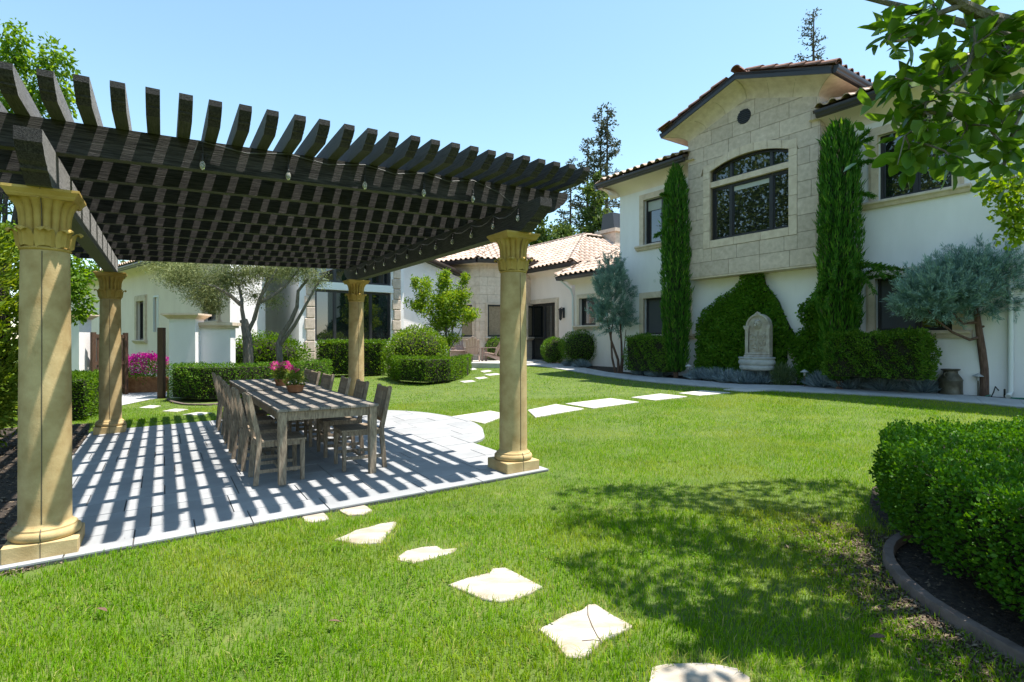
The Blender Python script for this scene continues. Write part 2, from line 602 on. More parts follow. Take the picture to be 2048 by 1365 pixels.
def clip_rect(poly, x0, x1, y0, y1):
    def clip(P, f, inter):
        out = []
        for i in range(len(P)):
            a, b = P[i - 1], P[i]
            ia, ib = f(a), f(b)
            if ib:
                if not ia: out.append(inter(a, b))
                out.append(b)
            elif ia:
                out.append(inter(a, b))
        return out
    def ix(v):
        return lambda a, b: (v, a[1] + (b[1] - a[1]) * (v - a[0]) / (b[0] - a[0]))
    def iy(v):
        return lambda a, b: (a[0] + (b[0] - a[0]) * (v - a[1]) / (b[1] - a[1]), v)
    P = list(poly)
    for f, it in ((lambda p: p[0] >= x0, ix(x0)), (lambda p: p[0] <= x1, ix(x1)), (lambda p: p[1] >= y0, iy(y0)), (lambda p: p[1] <= y1, iy(y1))):
        if len(P) < 3: return []
        P = clip(P, f, it)
    return P

# ------------------------------------------------------------------ ground
RING = []
EXCL = []                          # footprints where no lawn grows

def sheet(name, poly, lift, m, kind='structure', zfun=lawn_z, thick=0.0, parent=None, step=.6):
    """a sheet following the ground on polygon poly"""
    bm = bmesh.new()
    vs = [bm.verts.new((x, y, 0)) for x, y in (poly if polyarea(poly) > 0 else poly[::-1])]
    f = bm.faces.new(vs)
    bmesh.ops.triangulate(bm, faces=[f])
    for _ in range(3):
        es = [e for e in bm.edges if e.calc_length() > step]
        if not es: break
        bmesh.ops.subdivide_edges(bm, edges=es, cuts=1)
        bmesh.ops.triangulate(bm, faces=bm.faces[:])
    if thick:
        r = bmesh.ops.extrude_face_region(bm, geom=bm.faces[:])
        for v in [g for g in r['geom'] if isinstance(g, bmesh.types.BMVert)]:
            v.co.z = 1
    for v in bm.verts:
        top = (v.co.z > .5) or not thick
        v.co.z = float(zfun(v.co.x, v.co.y)) + (lift if top else lift - thick)
    bmesh.ops.recalc_face_normals(bm, faces=bm.faces[:])
    me = bpy.data.meshes.new(name)
    bm.to_mesh(me)
    bm.free()
    me.materials.append(m)
    o = bpy.data.objects.new(name, me)
    link(o, parent)
    if kind: o['kind'] = kind
    return o

def ground_sheet():
    xs = np.concatenate([[-600, -300, -150, -80], np.arange(-40, -12, 3), np.arange(-12, 14.01, .5), np.arange(16, 41, 3), [80, 150, 300, 600]])
    ys = np.concatenate([[-300, -100, -40, -15], np.arange(-6, 30.01, .5), np.arange(33, 60, 3), [80, 150, 300, 700]])
    gx, gy = np.meshgrid(xs, ys)
    gz = lawn_z(gx, gy)
    gz = gz + .006 * np.sin(gx * 2.1 + gy * .7) * np.sin(gy * 1.9 - gx)
    nx_, ny_ = len(xs), len(ys)
    v = np.stack([gx, gy, gz], -1).reshape(-1, 3)
    f = [(j * nx_ + i, j * nx_ + i + 1, (j + 1) * nx_ + i + 1, (j + 1) * nx_ + i) for j in range(ny_ - 1) for i in range(nx_ - 1)]
    me = bpy.data.meshes.new('ground')
    me.from_pydata(v.tolist(), [], f)
    me.materials.append(MT['thatch'])
    me.polygons.foreach_set('use_smooth', [True] * len(me.polygons))
    o = bpy.data.objects.new('ground', me)
    link(o)
    o['kind'] = 'structure'
ground_sheet()

# patio: a concrete slab with pavers on it
PATIO = [(-.27, -.28), (4.25, -.28), (4.27, 1.5), (4.55, 1.66), (4.72, 2.0), (4.97, 2.5), (5.12, 3.15), (5.07, 3.8), (4.9, 4.6), (4.6, 5.1), (4.3, 5.5), (4.25, 6.1), (-.27, 6.1)]
_pt = PATIO[2:11]
for _ in range(2):
    _q = [_pt[0]]
    for _a, _b in zip(_pt[:-1], _pt[1:]):
        _q += [(.75 * _a[0] + .25 * _b[0], .75 * _a[1] + .25 * _b[1]), (.25 * _a[0] + .75 * _b[0], .25 * _a[1] + .75 * _b[1])]
    _pt = _q + [_pt[-1]]
PATIO = PATIO[:2] + _pt + PATIO[11:]
PATIO_W = [uv(*p) for p in PATIO]
EXCL.append(grow(PATIO_W, .01))
patio = sheet('patio', grow(PATIO_W, -.004), -.012, MT['joint'], zfun=patio_z, thick=.16)
rot_uv = math.atan2(.531, .847)

def paver_field():
    v = -.28
    rows = []
    k = 0
    heights = [.40, .60, .40, .40, .60]
    while v < 6.1:
        h = heights[k % 5]
        rows.append((v, min(v + h, 6.1)))
        v += h
        k += 1
    for r, (v0, v1) in enumerate(rows):
        u = -.27 - random.choice([0, .2, .4])
        while u < 5.2:
            wd = random.choice([.4, .6, .6, .9])
            c = clip_rect(PATIO, u + .005, u + wd - .005, v0 + .005, v1 - .005)
            u += wd
            if len(c) < 3 or abs(polyarea(c)) < .004:
                continue
            mb = MB()
            dz = random.uniform(-.0015, .0015)
            cu = sum(p[0] for p in c) / len(c)
            cv = sum(p[1] for p in c) / len(c)
            cx, cy = uv(cu, cv)
            def f(a, b, z, cx=cx, cy=cy, dz=dz):
                X, Y = uv(a, b)
                return (X - cx, Y - cy, float(patio_z(X, Y)) + z + dz)
            if polyarea(c) < 0: c = c[::-1]
            mb.prism(c, -.03, 0, f)
            mb.build('paver', MT['paver'], patio, loc=(cx, cy, 0))
paver_field()

# stepping stones of the lawn
def stone(name, pts, label, m, group=None, h=.012, jag=0.0, cracks=None):
    W = pg(pts)
    if polyarea(W) < 0: W = W[::-1]
    if jag:
        out = []
        for i in range(len(W)):
            a, b = np.array(W[i]), np.array(W[(i + 1) % len(W)])
            out.append(tuple(a))
            L = np.linalg.norm(b - a)
            for t in np.linspace(0, 1, max(2, int(L / .06)))[1:-1]:
                out.append(tuple(a + (b - a) * t + rng.normal(size=2) * jag))
        W = out
    EXCL.append(grow(W, -.012))
    RING.append(grow(W, .07))
    c = np.mean(np.array(W), axis=0)
    z = float(lawn_z(*c))
    L = [(p[0] - c[0], p[1] - c[1]) for p in W]
    mb = MB()
    n = len(L)
    inn = [(x * .985, y * .985) for x, y in L]
    def zz(p, d): return float(lawn_z(p[0] + c[0], p[1] + c[1])) - z + d
    vs = [(*p, zz(p, -.05)) for p in L] + [(*p, zz(p, h - .006)) for p in L] + [(*p, zz(p, h)) for p in inn]
    fs = [(i, (i + 1) % n, n + (i + 1) % n, n + i) for i in range(n)] + [(n + i, n + (i + 1) % n, 2 * n + (i + 1) % n, 2 * n + i) for i in range(n)]
    fs.append(tuple(range(2 * n, 3 * n)))
    mb.add(vs, fs)
    o = mb.build(name, m, loc=(c[0], c[1], z))
    tagit(o, label, 'stepping stone', group)
    if cracks:
        for ck in cracks:
            q = pg(ck)
            pts3 = [(p[0] - c[0], p[1] - c[1], zz((p[0] - c[0], p[1] - c[1]), h - .0005)) for p in q]
            MB().tube(pts3, .0035, 5).build('crack', MT['seam'], o)
    return o

def zpts(L, ox, oy, sc):
    return [(ox + x * sc, oy + y * sc) for x, y in L]
A, B_, C_ = (560, 950, .3041), (940, 1150, .3418), (900, 700, .3418)
FG = 'flagstones laid through the lawn'
stone('flagstone', zpts([(145, 290), (165, 262), (205, 245), (290, 260), (325, 300), (210, 322), (160, 315)], *A), 'small rounded pale flagstone beside the paved patio edge', MT['flag'], FG, jag=.006)
stone('flagstone', zpts([(370, 215), (430, 206), (545, 200), (605, 240), (545, 268), (445, 274), (400, 250)], *A), 'small five sided pale flagstone next to the rounded one by the patio', MT['flag'], FG, jag=.006)
stone('flagstone', zpts([(360, 435), (500, 372), (660, 330), (762, 315), (768, 328), (720, 390), (660, 455), (520, 466)], *A), 'wedge shaped pale flagstone pointing towards the patio', MT['flag'], FG, jag=.006)
stone('flagstone', zpts([(770, 570), (780, 545), (830, 510), (940, 485), (1030, 478), (1075, 502), (1165, 492), (1140, 520), (1000, 560), (870, 592)], *A), 'long narrow pale flagstone with a pointed notched end', MT['flag'], FG, jag=.006)
stone('flagstone', zpts([(1105, 735), (1230, 690), (1380, 655), (1400, 627), (1480, 620), (1560, 660), (1725, 745), (1640, 790), (1540, 830), (1440, 845), (1330, 828), (1200, 770)], *A), 'broad diamond shaped pale flagstone without cracks', MT['flag'], FG, jag=.006)
stone('flagstone', zpts([(400, 330), (560, 245), (660, 215), (690, 185), (735, 182), (840, 250), (955, 310), (860, 360), (770, 402), (690, 480), (650, 496), (560, 490), (490, 400)], *B_), 'sandy veined flagstone split by a dark crack', MT['flag'], FG, jag=.006,
      cracks=[zpts([(688, 186), (690, 250), (715, 315), (742, 368), (765, 402)], *B_), zpts([(765, 402), (720, 396), (655, 402)], *B_)])
stone('flagstone', [(1304, 1339), (1330, 1333), (1384, 1331), (1420, 1331), (1475, 1342), (1500, 1360), (1505, 1400), (1440, 1440), (1330, 1435), (1290, 1390)], 'flagstone dappled with leaf shade, next after the cracked one', MT['flag'], FG, jag=.006)
SG = 'row of rectangular slabs from patio to path'
for pts, lab in ((( (10, 396), (235, 362), (345, 383), (200, 437)), 'rectangular slab touching the curved edge of the patio'),
                 (((455, 358), (620, 323), (785, 350), (500, 400)), 'rectangular slab second from the curved patio edge'),
                 (((675, 320), (940, 288), (1105, 310), (840, 347)), 'rectangular slab third from the curved patio edge'),
                 (((1060, 283), (1230, 261), (1390, 278), (1200, 300)), 'rectangular slab fourth from the curved patio edge'),
                 (((1340, 258), (1470, 242), (1640, 255), (1460, 272)), 'rectangular slab second from the path by the house'),
                 (((1600, 236), (1700, 228), (1850, 241), (1720, 248)), 'rectangular slab touching the path by the house')):
    stone('stepping_slab', zpts(pts, *C_), lab, MT['slab'], SG, h=.02)
for x, y, wd in ((940, 739.5, 14), (972, 743.5, 12), (985, 750, 17), (962, 757, 13), (935, 764, 16)):
    stone('stepping_slab', [(x - wd, y), (x + wd * .5, y - 2.2), (x + wd, y), (x - wd * .4, y + 2.6)], 'small slab in the lawn between low curved hedge and terrace', MT['slab'], 'small slabs by the terrace', h=.018)
for x, y, wd in ((350, 822, 26), (395, 829, 30), (300, 815, 22)):
    stone('stepping_slab', [(x - wd, y + 2), (x, y - 3), (x + wd, y - 2), (x + 4, y + 3)], 'slab in the lawn between the patio and the gate', MT['slab'], 'slabs by the gate', h=.015)

# path along the house, split into paving slabs
near_px = [(1040, 731), (1090, 735), (1140, 743), (1200, 753), (1300, 766), (1400, 774.5), (1500, 781), (1600, 786), (1700, 790.5), (1800, 796), (1900, 804), (2048, 818), (2250, 842)]
far_px = [(1050, 722), (1085, 724), (1140, 732), (1220, 747), (1300, 755), (1400, 763), (1480, 770), (1600, 774), (1700, 778), (1790, 783), (1880, 789), (2048, 803), (2250, 822)]
NEAR = np.array(pg(near_px)); FAR = np.array(pg(far_px))
def resample(P, n):
    d = np.concatenate([[0], np.cumsum(np.linalg.norm(np.diff(P, axis=0), axis=1))])
    t = np.linspace(0, d[-1], n)
    return np.stack([np.interp(t, d, P[:, 0]), np.interp(t, d, P[:, 1])], 1)
PN, PF = resample(NEAR, 30), resample(FAR, 30)
path_poly = [tuple(p) for p in PN] + [tuple(p) for p in PF[::-1]]
EXCL.append(path_poly)
path = sheet('path', path_poly, .012, MT['joint'], step=1.5)
for i in range(29):
    q = [PN[i], PN[i + 1], PF[i + 1], PF[i]]
    c = sum(q) / 4
    q = [tuple(p + (c - p) * .012) for p in q]
    mb = MB()
    if polyarea(q) < 0: q = q[::-1]
    mb.prism(q, 0, 1, lambda a, b, z, c=c: (a - c[0], b - c[1], float(lawn_z(a, b)) + (-.02 if z == 0 else .028)))
    mb.build('paving_slab', MT['pathconc'], path, loc=(c[0], c[1], 0))

# terrace in front of the french doors
terr = pg([(905, 735), (935, 737), (1000, 737), (1045, 732), (1066, 728)]) + [(1.6, 25.5), (1.0, 30), (-4.5, 30), (-4.0, 24)]
EXCL.append(terr)
def terr_z(X, Y): return lawn_z(np.float64(-1.2), np.float64(21.6)) + 0 * X
sheet('terrace', terr, .20, MT['slab'], zfun=terr_z, thick=.4, step=9)
TZ = float(terr_z(0, 0)) + .20

# planting beds
bed_poly = [tuple(p) for p in PF] + [(14, 6.0), (11.5, 9.6), (3.9, 20.5), (1.5, 24.0)]
EXCL.append(bed_poly)
sheet('planting_bed', bed_poly, .008, MT['mulch'], step=1.5)
left_bed = [uv(-.27, -1.6), uv(-.27, 5.6), uv(-.4, 7.4), uv(-2.6, 8.0), uv(-5, 6), uv(-4.2, -1.6)]
EXCL.append(left_bed)
sheet('planting_bed', left_bed, .01, MT['mulch'])
right_bed = pg([(2160, 1400), (2060, 1338), (1975, 1290), (1905, 1248), (1850, 1212), (1805, 1172), (1782, 1142), (1777, 1118), (1788, 1098), (1800, 1080)]) + [(2.95, 4.6), (3.3, 5.1), (4, 5.5), (7, 5.6), (7, 1.2)]
EXCL.append(right_bed)
sheet('planting_bed', right_bed, .012, MT['mulch'])
kerb_px = [(1812, 1082), (1786, 1096), (1775, 1118), (1782, 1142), (1805, 1172), (1850, 1212), (1905, 1248), (1975, 1290), (2060, 1338), (2160, 1400)]
def kerb(pxs, label, wd=.066, h=.065, name='garden_kerb'):
    P = resample(np.array(pg(pxs)), 16)
    mb = MB()
    vs = []
    for i, p in enumerate(P):
        d = P[min(i + 1, 15)] - P[max(i - 1, 0)]
        d = d / np.linalg.norm(d)
        nn = np.array([-d[1], d[0]]) * wd / 2
        z = float(lawn_z(*p))
        for a, b in ((-1, -.05), (-1, h * .8), (-.75, h), (.75, h), (1, h * .8), (1, -.05)):
            vs.append((p[0] + nn[0] * a, p[1] + nn[1] * a, z + b))
    fs = []
    for i in range(15):
        for j in range(5):
            fs.append((i * 6 + j, i * 6 + j + 1, (i + 1) * 6 + j + 1, (i + 1) * 6 + j))
    fs += [tuple(range(6))[::-1], tuple(90 + j for j in range(6))]
    mb.add(vs, fs)
    o = mb.build(name, MT['kerb'], smooth=True)
    EXCL.append([tuple(p) for p in grow([tuple(x) for x in P], .03)])
    tagit(o, label, 'kerb')
kerb(kerb_px, 'curved brown concrete kerb edging the large clipped hedge')
kerb([(336, 800), (345, 806), (370, 811), (420, 812), (470, 806), (520, 797)], 'thin curved kerb in front of the low dark hedge', .07, .04)

# bare soil patch beside the kerb
bare = pg([(1700, 1075), (1760, 1065), (1790, 1080), (1772, 1100), (1764, 1128), (1790, 1170), (1850, 1225), (1930, 1275), (2048, 1345), (2048, 1365), (1960, 1320), (1850, 1255), (1760, 1185), (1715, 1120)])
edge_soil = pg([(0, 1165), (20, 1148), (110, 1118), (200, 1097), (330, 1070), (330, 1076), (200, 1108), (120, 1135), (60, 1170)])

# ------------------------------------------------------------------ loose litter on the bare ground
def litter(name, label, P2, lift, size):
    n = len(P2)
    Z = lawn_z(P2[:, 0], P2[:, 1]) + lift + rng.random(n) * .012
    P = np.stack([P2[:, 0], P2[:, 1], Z], 1)
    D = np.stack([rng.normal(size=n), rng.normal(size=n), rng.normal(size=n) * .25], 1)
    o = leaves(name, P, D, size * rng.uniform(.4, 1.4, n), MT['litter'], None, .5, side=np.tile([0.05, 0.02, 1.0], (n, 1)) + rng.normal(size=(n, 3)) * .25)
    tagit(o, label, 'litter')
kp = resample(np.array(pg(kerb_px)), 200)
k_ = rng.integers(0, 190, 9000)
d_ = kp[np.clip(k_ + 1, 0, 199)] - kp[k_]
d_ = d_ / np.linalg.norm(d_, axis=1, keepdims=True)
off_ = np.abs(rng.normal(size=9000)) * .16
far_ = np.where((k_ < 60), 1.9, 1.0)
P2 = kp[k_] + np.stack([d_[:, 1], -d_[:, 0]], 1) * ((off_ * far_) + .05)[:, None] + rng.normal(size=(9000, 2)) * .03
sgn = np.sign((kp[100] - np.array([2.9, 3.0])) @ np.array([-1, 0]))
litter('soil_crumbs', 'bare grey brown soil crumbs between kerb and lawn', P2, .004, .026)
q_ = rng.random((5000, 2)) * np.array([2.2, 4.5]) + np.array([2.05, 1.4])
litter('bed_litter', 'fallen dry bits in the bed under the large clipped hedge', q_[inpoly(q_[:, 0], q_[:, 1], right_bed)], .014, .024)
q_ = np.array(left_bed).min(0) + rng.random((16000, 2)) * (np.array(left_bed).max(0) - np.array(left_bed).min(0))
litter('bark_mulch', 'dark bark chips covering the bed beside the pergola', q_[inpoly(q_[:, 0], q_[:, 1], left_bed)], .012, .05)
es = np.array(pg([(5, 1150), (110, 1122), (200, 1100), (330, 1073)]))
es = resample(es, 120)[rng.integers(0, 120, 1800)] + rng.normal(size=(1800, 2)) * .035
litter('soil_crumbs', 'bare soil crumbs along the patio edge by the column', es, .004, .024)

# ------------------------------------------------------------------ grass
def grass():
    allv, allt, allc = [], [], []
    off = 0
    for (y0, y1, n, wd, hgt, two) in ((1.5, 2.9, 70000, .0042, .050, True), (2.9, 4.6, 95000, .0046, .047, True), (4.6, 7.5, 190000, .0054, .042, False), (7.5, 12, 210000, .0075, .040, False), (12, 24, 150000, .014, .040, False)):
        Y = np.sqrt(rng.random(n) * (y1 ** 2 - y0 ** 2) + y0 ** 2)
        X = (rng.random(n) * 2 - 1) * (.96 * Y + .7)
        keep = np.ones(n, bool)
        for p in EXCL:
            keep &= ~inpoly(X, Y, p)
        b1 = inpoly(X, Y, bare) | inpoly(X, Y, edge_soil)
        keep &= ~(b1 & (rng.random(n) < np.clip(.72 + lump(np.stack([X, Y, 0 * X], 1), 9.0, .3), .3, .97)))
        keep &= Y < 24
        X, Y = X[keep], Y[keep]
        # thin worn patches
        pn = lump(np.stack([X, Y, 0 * X], 1), 1.1, 1.0)
        k2 = rng.random(len(X)) > np.clip(pn - .75, 0, .5)
        X, Y = X[k2], Y[k2]
        n = len(X)
        Z = lawn_z(X, Y) - .004
        tuft = lump(np.stack([X + rng.normal(size=n) * .12, Y + rng.normal(size=n) * .12, 0 * X], 1), 5.0, .16)
        H = hgt * rng.uniform(.45, 1.25, n) * (1 + tuft)
        a = rng.random(n) * 2 * np.pi
        lean = np.abs(rng.normal(size=n)) * .55 + .05
        lx = lump(np.stack([X, Y, 0 * X + 3], 1), 2.3, .5)
        dx, dy = np.cos(a) * lean + lx * .15, np.sin(a) * lean - .05
        wv = np.stack([-np.sin(a + .6), np.cos(a + .6), 0 * a], 1) * (wd * rng.uniform(.6, 1.3, n) / 2)[:, None]
        base = np.stack([X, Y, Z], 1)
        mid = base + np.stack([dx * H * .35, dy * H * .35, H * .6], 1)
        tip = base + np.stack([dx * H, dy * H, H * np.sqrt(np.clip(1 - .3 * lean ** 2, .2, 1))], 1)
        col = np.clip(.42 + .16 * rng.normal(size=n) + .10 * lump(np.stack([X, Y, 0 * X], 1), 1.6, 1) + (.35 * (rng.random(n) < .06)), 0, 1)
        near = np.zeros(n, bool)
        for q in RING:
            near |= inpoly(X, Y, q)
        col = np.where(near & (rng.random(n) < .55), rng.uniform(.72, 1.0, n), col)
        col = np.where(rng.random(n) < .05, rng.uniform(.8, 1.0, n), col)
        if two:
            v = np.stack([base - wv, base + wv, mid - wv * .8, mid + wv * .8, tip], 1)
            k = np.arange(n)[:, None] * 5 + off
            t = np.concatenate([k + np.array([[0, 1, 3]]), k + np.array([[0, 3, 2]]), k + np.array([[2, 3, 4]])])
            allc.append(np.repeat(col, 5)); off += 5 * n
        else:
            v = np.stack([base - wv, base + wv, tip], 1)
            k = np.arange(n)[:, None] * 3 + off
            t = k + np.array([[0, 1, 2]])
            allc.append(np.repeat(col, 3)); off += 3 * n
        allv.append(v.reshape(-1, 3)); allt.append(t)
    me = fast_mesh('lawn_grass', np.concatenate(allv), np.concatenate(allt), np.concatenate(allc), MT['grass'])
    o = bpy.data.objects.new('lawn_grass', me)
    link(o)
    tagit(o, 'short bright green mown grass of the lawn', 'grass', kind='stuff')

# small broad leaved weeds and clover in the lawn
def clover():
    cs = np.stack([rng.uniform(-3.2, 2.3, 260), rng.uniform(2.0, 6.5, 260)], 1)
    k = np.ones(len(cs), bool)
    for q in EXCL: k &= ~inpoly(cs[:, 0], cs[:, 1], grow(q, .05))
    cs = cs[k]
    idx = rng.integers(0, len(cs), 3600)
    P2 = cs[idx] + rng.normal(size=(3600, 2)) * .035
    P = np.stack([P2[:, 0], P2[:, 1], lawn_z(P2[:, 0], P2[:, 1]) + rng.uniform(.015, .035, 3600)], 1)
    a = rng.random(3600) * 6.283
    o = leaves('clover', P, np.stack([np.cos(a), np.sin(a), .35 + 0 * a], 1), .016 * rng.uniform(.7, 1.3, 3600), MT['boxlight'], None, .85, side=np.tile([.02, .01, 1.0], (3600, 1)))
    tagit(o, 'scattered clover leaves among the lawn grass', 'clover')

# ------------------------------------------------------------------ pergola
perg = empty('pergola', (NL[0], NL[1], 0), rot_uv, 'black stained timber pergola on four ochre stone columns', 'pergola')
def tilt(u, v): return .0278 * u + .00855 * v
HB, HT, HP, HR = 2.55, 2.83, 3.06, 3.20     # beam bottom, beam top, purlin top, rafter top
OGEE = [(0, .70), (.08, .64), (.2, .5), (.36, .38), (.5, .33), (.52, .24), (.66, .22), (.8, .12), (.92, .04), (1, 0)]
def timber_profile(a0, a1, h, run):
    """side outline of a timber with shaped ends, bottom at 0"""
    left = [(a0 + run * t, h * z) for t, z in OGEE]
    right = [(a1 - run * t, h * z) for t, z in OGEE]
    return [(a0, h)] + left + right[::-1] + [(a1, h)]

def beam(u):
    mb = MB()
    pr = timber_profile(-.62, 6.47, HT - HB, .36)
    mb.prism(pr, -.07, .07, lambda a, b, c: (u - c, a, HB + b + tilt(u, a)))
    return mb.build('beam', MT['wood_v'], perg)
for u in (0.0, 3.97): beam(u)
for i in range(10):
    v = -.06 + .712 * i
    mb = MB()
    pr = timber_profile(-.66, 4.64, HP - HT, .20)
    mb.prism(pr, -.045, .045, lambda a, b, c: (a, v + c, HT + b + tilt(a, v)))
    mb.build('purlin', MT['wood_u'], perg)
for i in range(27):
    u = -.49 + .191 * i + random.uniform(-.006, .006)
    mb = MB()
    e = random.uniform(-.012, .012)
    pr = timber_profile(-.65 + e, 6.95 + e, HR - HP, .16)
    mb.prism(pr, -.042, .042, lambda a, b, c: (u - c, a, HP + b + tilt(u, a)))
    mb.build('rafter', MT['wood_v'], perg)

def capital_meshes():
    # bell with upright tongues
    prof = [(.138, 0), (.146, .004), (.15, .012), (.146, .02), (.138, .026), (.136, .06), (.137, .14), (.139, .20), (.143, .26), (.153, .30), (.170, .335), (.190, .352), (.192, .357), (.15, .357)]
    def fn(r, z, a):
        if z < .03 or z > .3555: return r
        k = abs(math.sin(a * 8))
        return r + (.022 * (k ** .6) - .013) * min(1, (z - .03) / .05)
    bell = MB().lathe(prof, 128, fn=fn).mesh('capital_bell', MT['capstone'], True)
    # one acanthus leaf
    mb = MB()
    prof2 = [(.148, .03, .050), (.153, .07, .056), (.158, .11, .056), (.168, .14, .050), (.186, .156, .040), (.200, .150, .028), (.204, .136, .016)]
    nu = 9
    for r, z, hw in prof2:
        for j in range(nu):
            t = j / (nu - 1) * 2 - 1
            lob = 1 + .12 * math.cos(j * math.pi)
            x = hw * t * lob
            bulge = .010 * (1 - t * t) + .004 * math.cos(t * 3 * math.pi)
            rr = r + bulge
            mb.v.append((rr * math.cos(x / .16), rr * math.sin(x / .16), z - .014 * t * t))
    for i in range(len(prof2) - 1):
        for j in range(nu - 1):
            a = i * nu + j
            mb.f.append((a, a + 1, a + nu + 1, a + nu))
    leaf = mb.mesh('acanthus_leaf', MT['capstone'], True)
    # abacus: stacked moulded square with chamfer
    ab = MB()
    for (h0, h1, w0, w1) in ((.352, .368, .180, .190), (.368, .376, .190, .192), (.376, .402, .192, .212), (.402, .42, .214, .214)):
        p0 = [(-w0, -w0), (w0, -w0), (w0, w0), (-w0, w0)]
        p1 = [(-w1, -w1), (w1, -w1), (w1, w1), (-w1, w1)]
        ab.add([(*p, h0) for p in p0] + [(*p, h1) for p in p1], [(3, 2, 1, 0), (4, 5, 6, 7), (0, 1, 5, 4), (1, 2, 6, 5), (2, 3, 7, 6), (3, 0, 4, 7)])
    abac = ab.mesh('abacus', MT['capstone'])
    return bell, leaf, abac
BELL, LEAF, ABAC = capital_meshes()
_r = [(.152 - .0125 * (t ** 1.6), .215 + 1.915 * t) for t in [i / 12 for i in range(13)]]
SHAFT = MB().lathe([(.163, .195), (.155, .205)] + _r, 48).mesh('column_shaft', MT['colstone'], True)
BASE = MB().lathe([(.18, .10), (.192, .102), (.204, .115), (.208, .135), (.204, .155), (.192, .165), (.186, .168), (.184, .174), (.184, .18), (.178, .184), (.168, .19), (.16, .198)], 48).mesh('base_moulding', MT['colstone'], True)
PLINTH = MB().box(-.207, .207, -.207, .207, -.01, .102).mesh('plinth', MT['colstone'], False, .006)
for u, v in ((0, 0), (3.97, 0), (0, 5.85), (3.97, 5.85)):
    col = inst('column', SHAFT, perg, (u, v, tilt(u, v)))
    inst('plinth', PLINTH, col)
    inst('base_moulding', BASE, col)
    cp = inst('capital', BELL, col, (0, 0, 2.13))
    inst('abacus', ABAC, col, (0, 0, 2.13))
    for k in range(8):
        inst('acanthus_leaf', LEAF, col, (0, 0, 2.13), (0, 0, k * math.pi / 4 + .1))
    sm = MB()
    sm.tube([(0, -.1525 + .0125 * ((z - .215) / 1.9) ** 1.6, z) for z in [.22 + .19 * i for i in range(11)]], .0028, 5)
    sm.box(-.002, .002, -.2085, -.2, .0, .101)
    sm.tube([(0, -.181, .19), (0, -.207, .165), (0, -.2105, .135), (0, -.2, .108)], .0028, 5)
    sm.box(-.0022, .0022, -.216, -.2, 2.535, 2.549)
    sm.tube([(0, -.139, 2.16), (0, -.141, 2.33), (0, -.16, 2.43), (0, -.19, 2.48)], .0026, 5)
    sm.build('casting_seam', MT['seam'], col)

# string lights
BULB = MB().lathe([(.006, 0), (.013, -.008), (.020, -.026), (.022, -.040), (.019, -.056), (.010, -.068), (.004, -.074)], 14).mesh('bulb', MT['bulb'], True)
SOCK = MB().lathe([(.006, .055), (.013, .05), (.014, .012), (.018, .008), (.018, -.002), (.013, -.004)], 12).mesh('socket', MT['black'], True)
def string_light(label, pts, every, drop):
    o = MB().tube(pts, .005, 6).build('string_lights', MT['cable'], None, True)
    tagit(o, label, 'string lights')
    for p in every:
        cordm = MB().tube([(p[0], p[1], p[2]), (p[0] + .004, p[1], p[2] - drop)], .004, 5)
        cordm.build('lead', MT['black'], o)
        inst('socket', SOCK, o, (p[0], p[1], p[2] - drop - .05))
        inst('bulb', BULB, o, (p[0], p[1], p[2] - drop - .05))
    return o
def P3(u, v, z):
    X, Y = uv(u, v)
    return (X, Y, z + tilt(u, v))
pts, bl = [], []
uB = 3.97 - .10
nb = 12
for i in range(nb + 1):
    v = -.25 + i * .52
    z = 2.80 if i < 2 else 2.78
    pts.append(P3(uB, v, z))
    if i < nb:
        bl.append(P3(uB, v, z))
        for t in (.25, .5, .75):
            pts.append(P3(uB, v + .52 * t, 2.78 - .05 * math.sin(math.pi * t)))
string_light('festoon bulbs strung along the inside of the pergola side beam', pts, bl, .03)
pts, bl = [], []
us = [.98, 1.62, 2.28, 2.86, 3.40]
vF = -.135
pts = [P3(.92, vF, 2.94), P3(.95, vF, 3.04)]
for i, u in enumerate(us):
    pts.append(P3(u, vF, 3.045))
    bl.append(P3(u, vF, 3.045))
    if i < 4:
        pts.append(P3(.5 * (u + us[i + 1]), vF, 3.0))
pts.append(P3(3.7, vF, 2.96)); pts.append(P3(3.87, vF, 2.86))
string_light('festoon bulbs hung from the outer face of the front pergola purlin', pts, bl, .10)

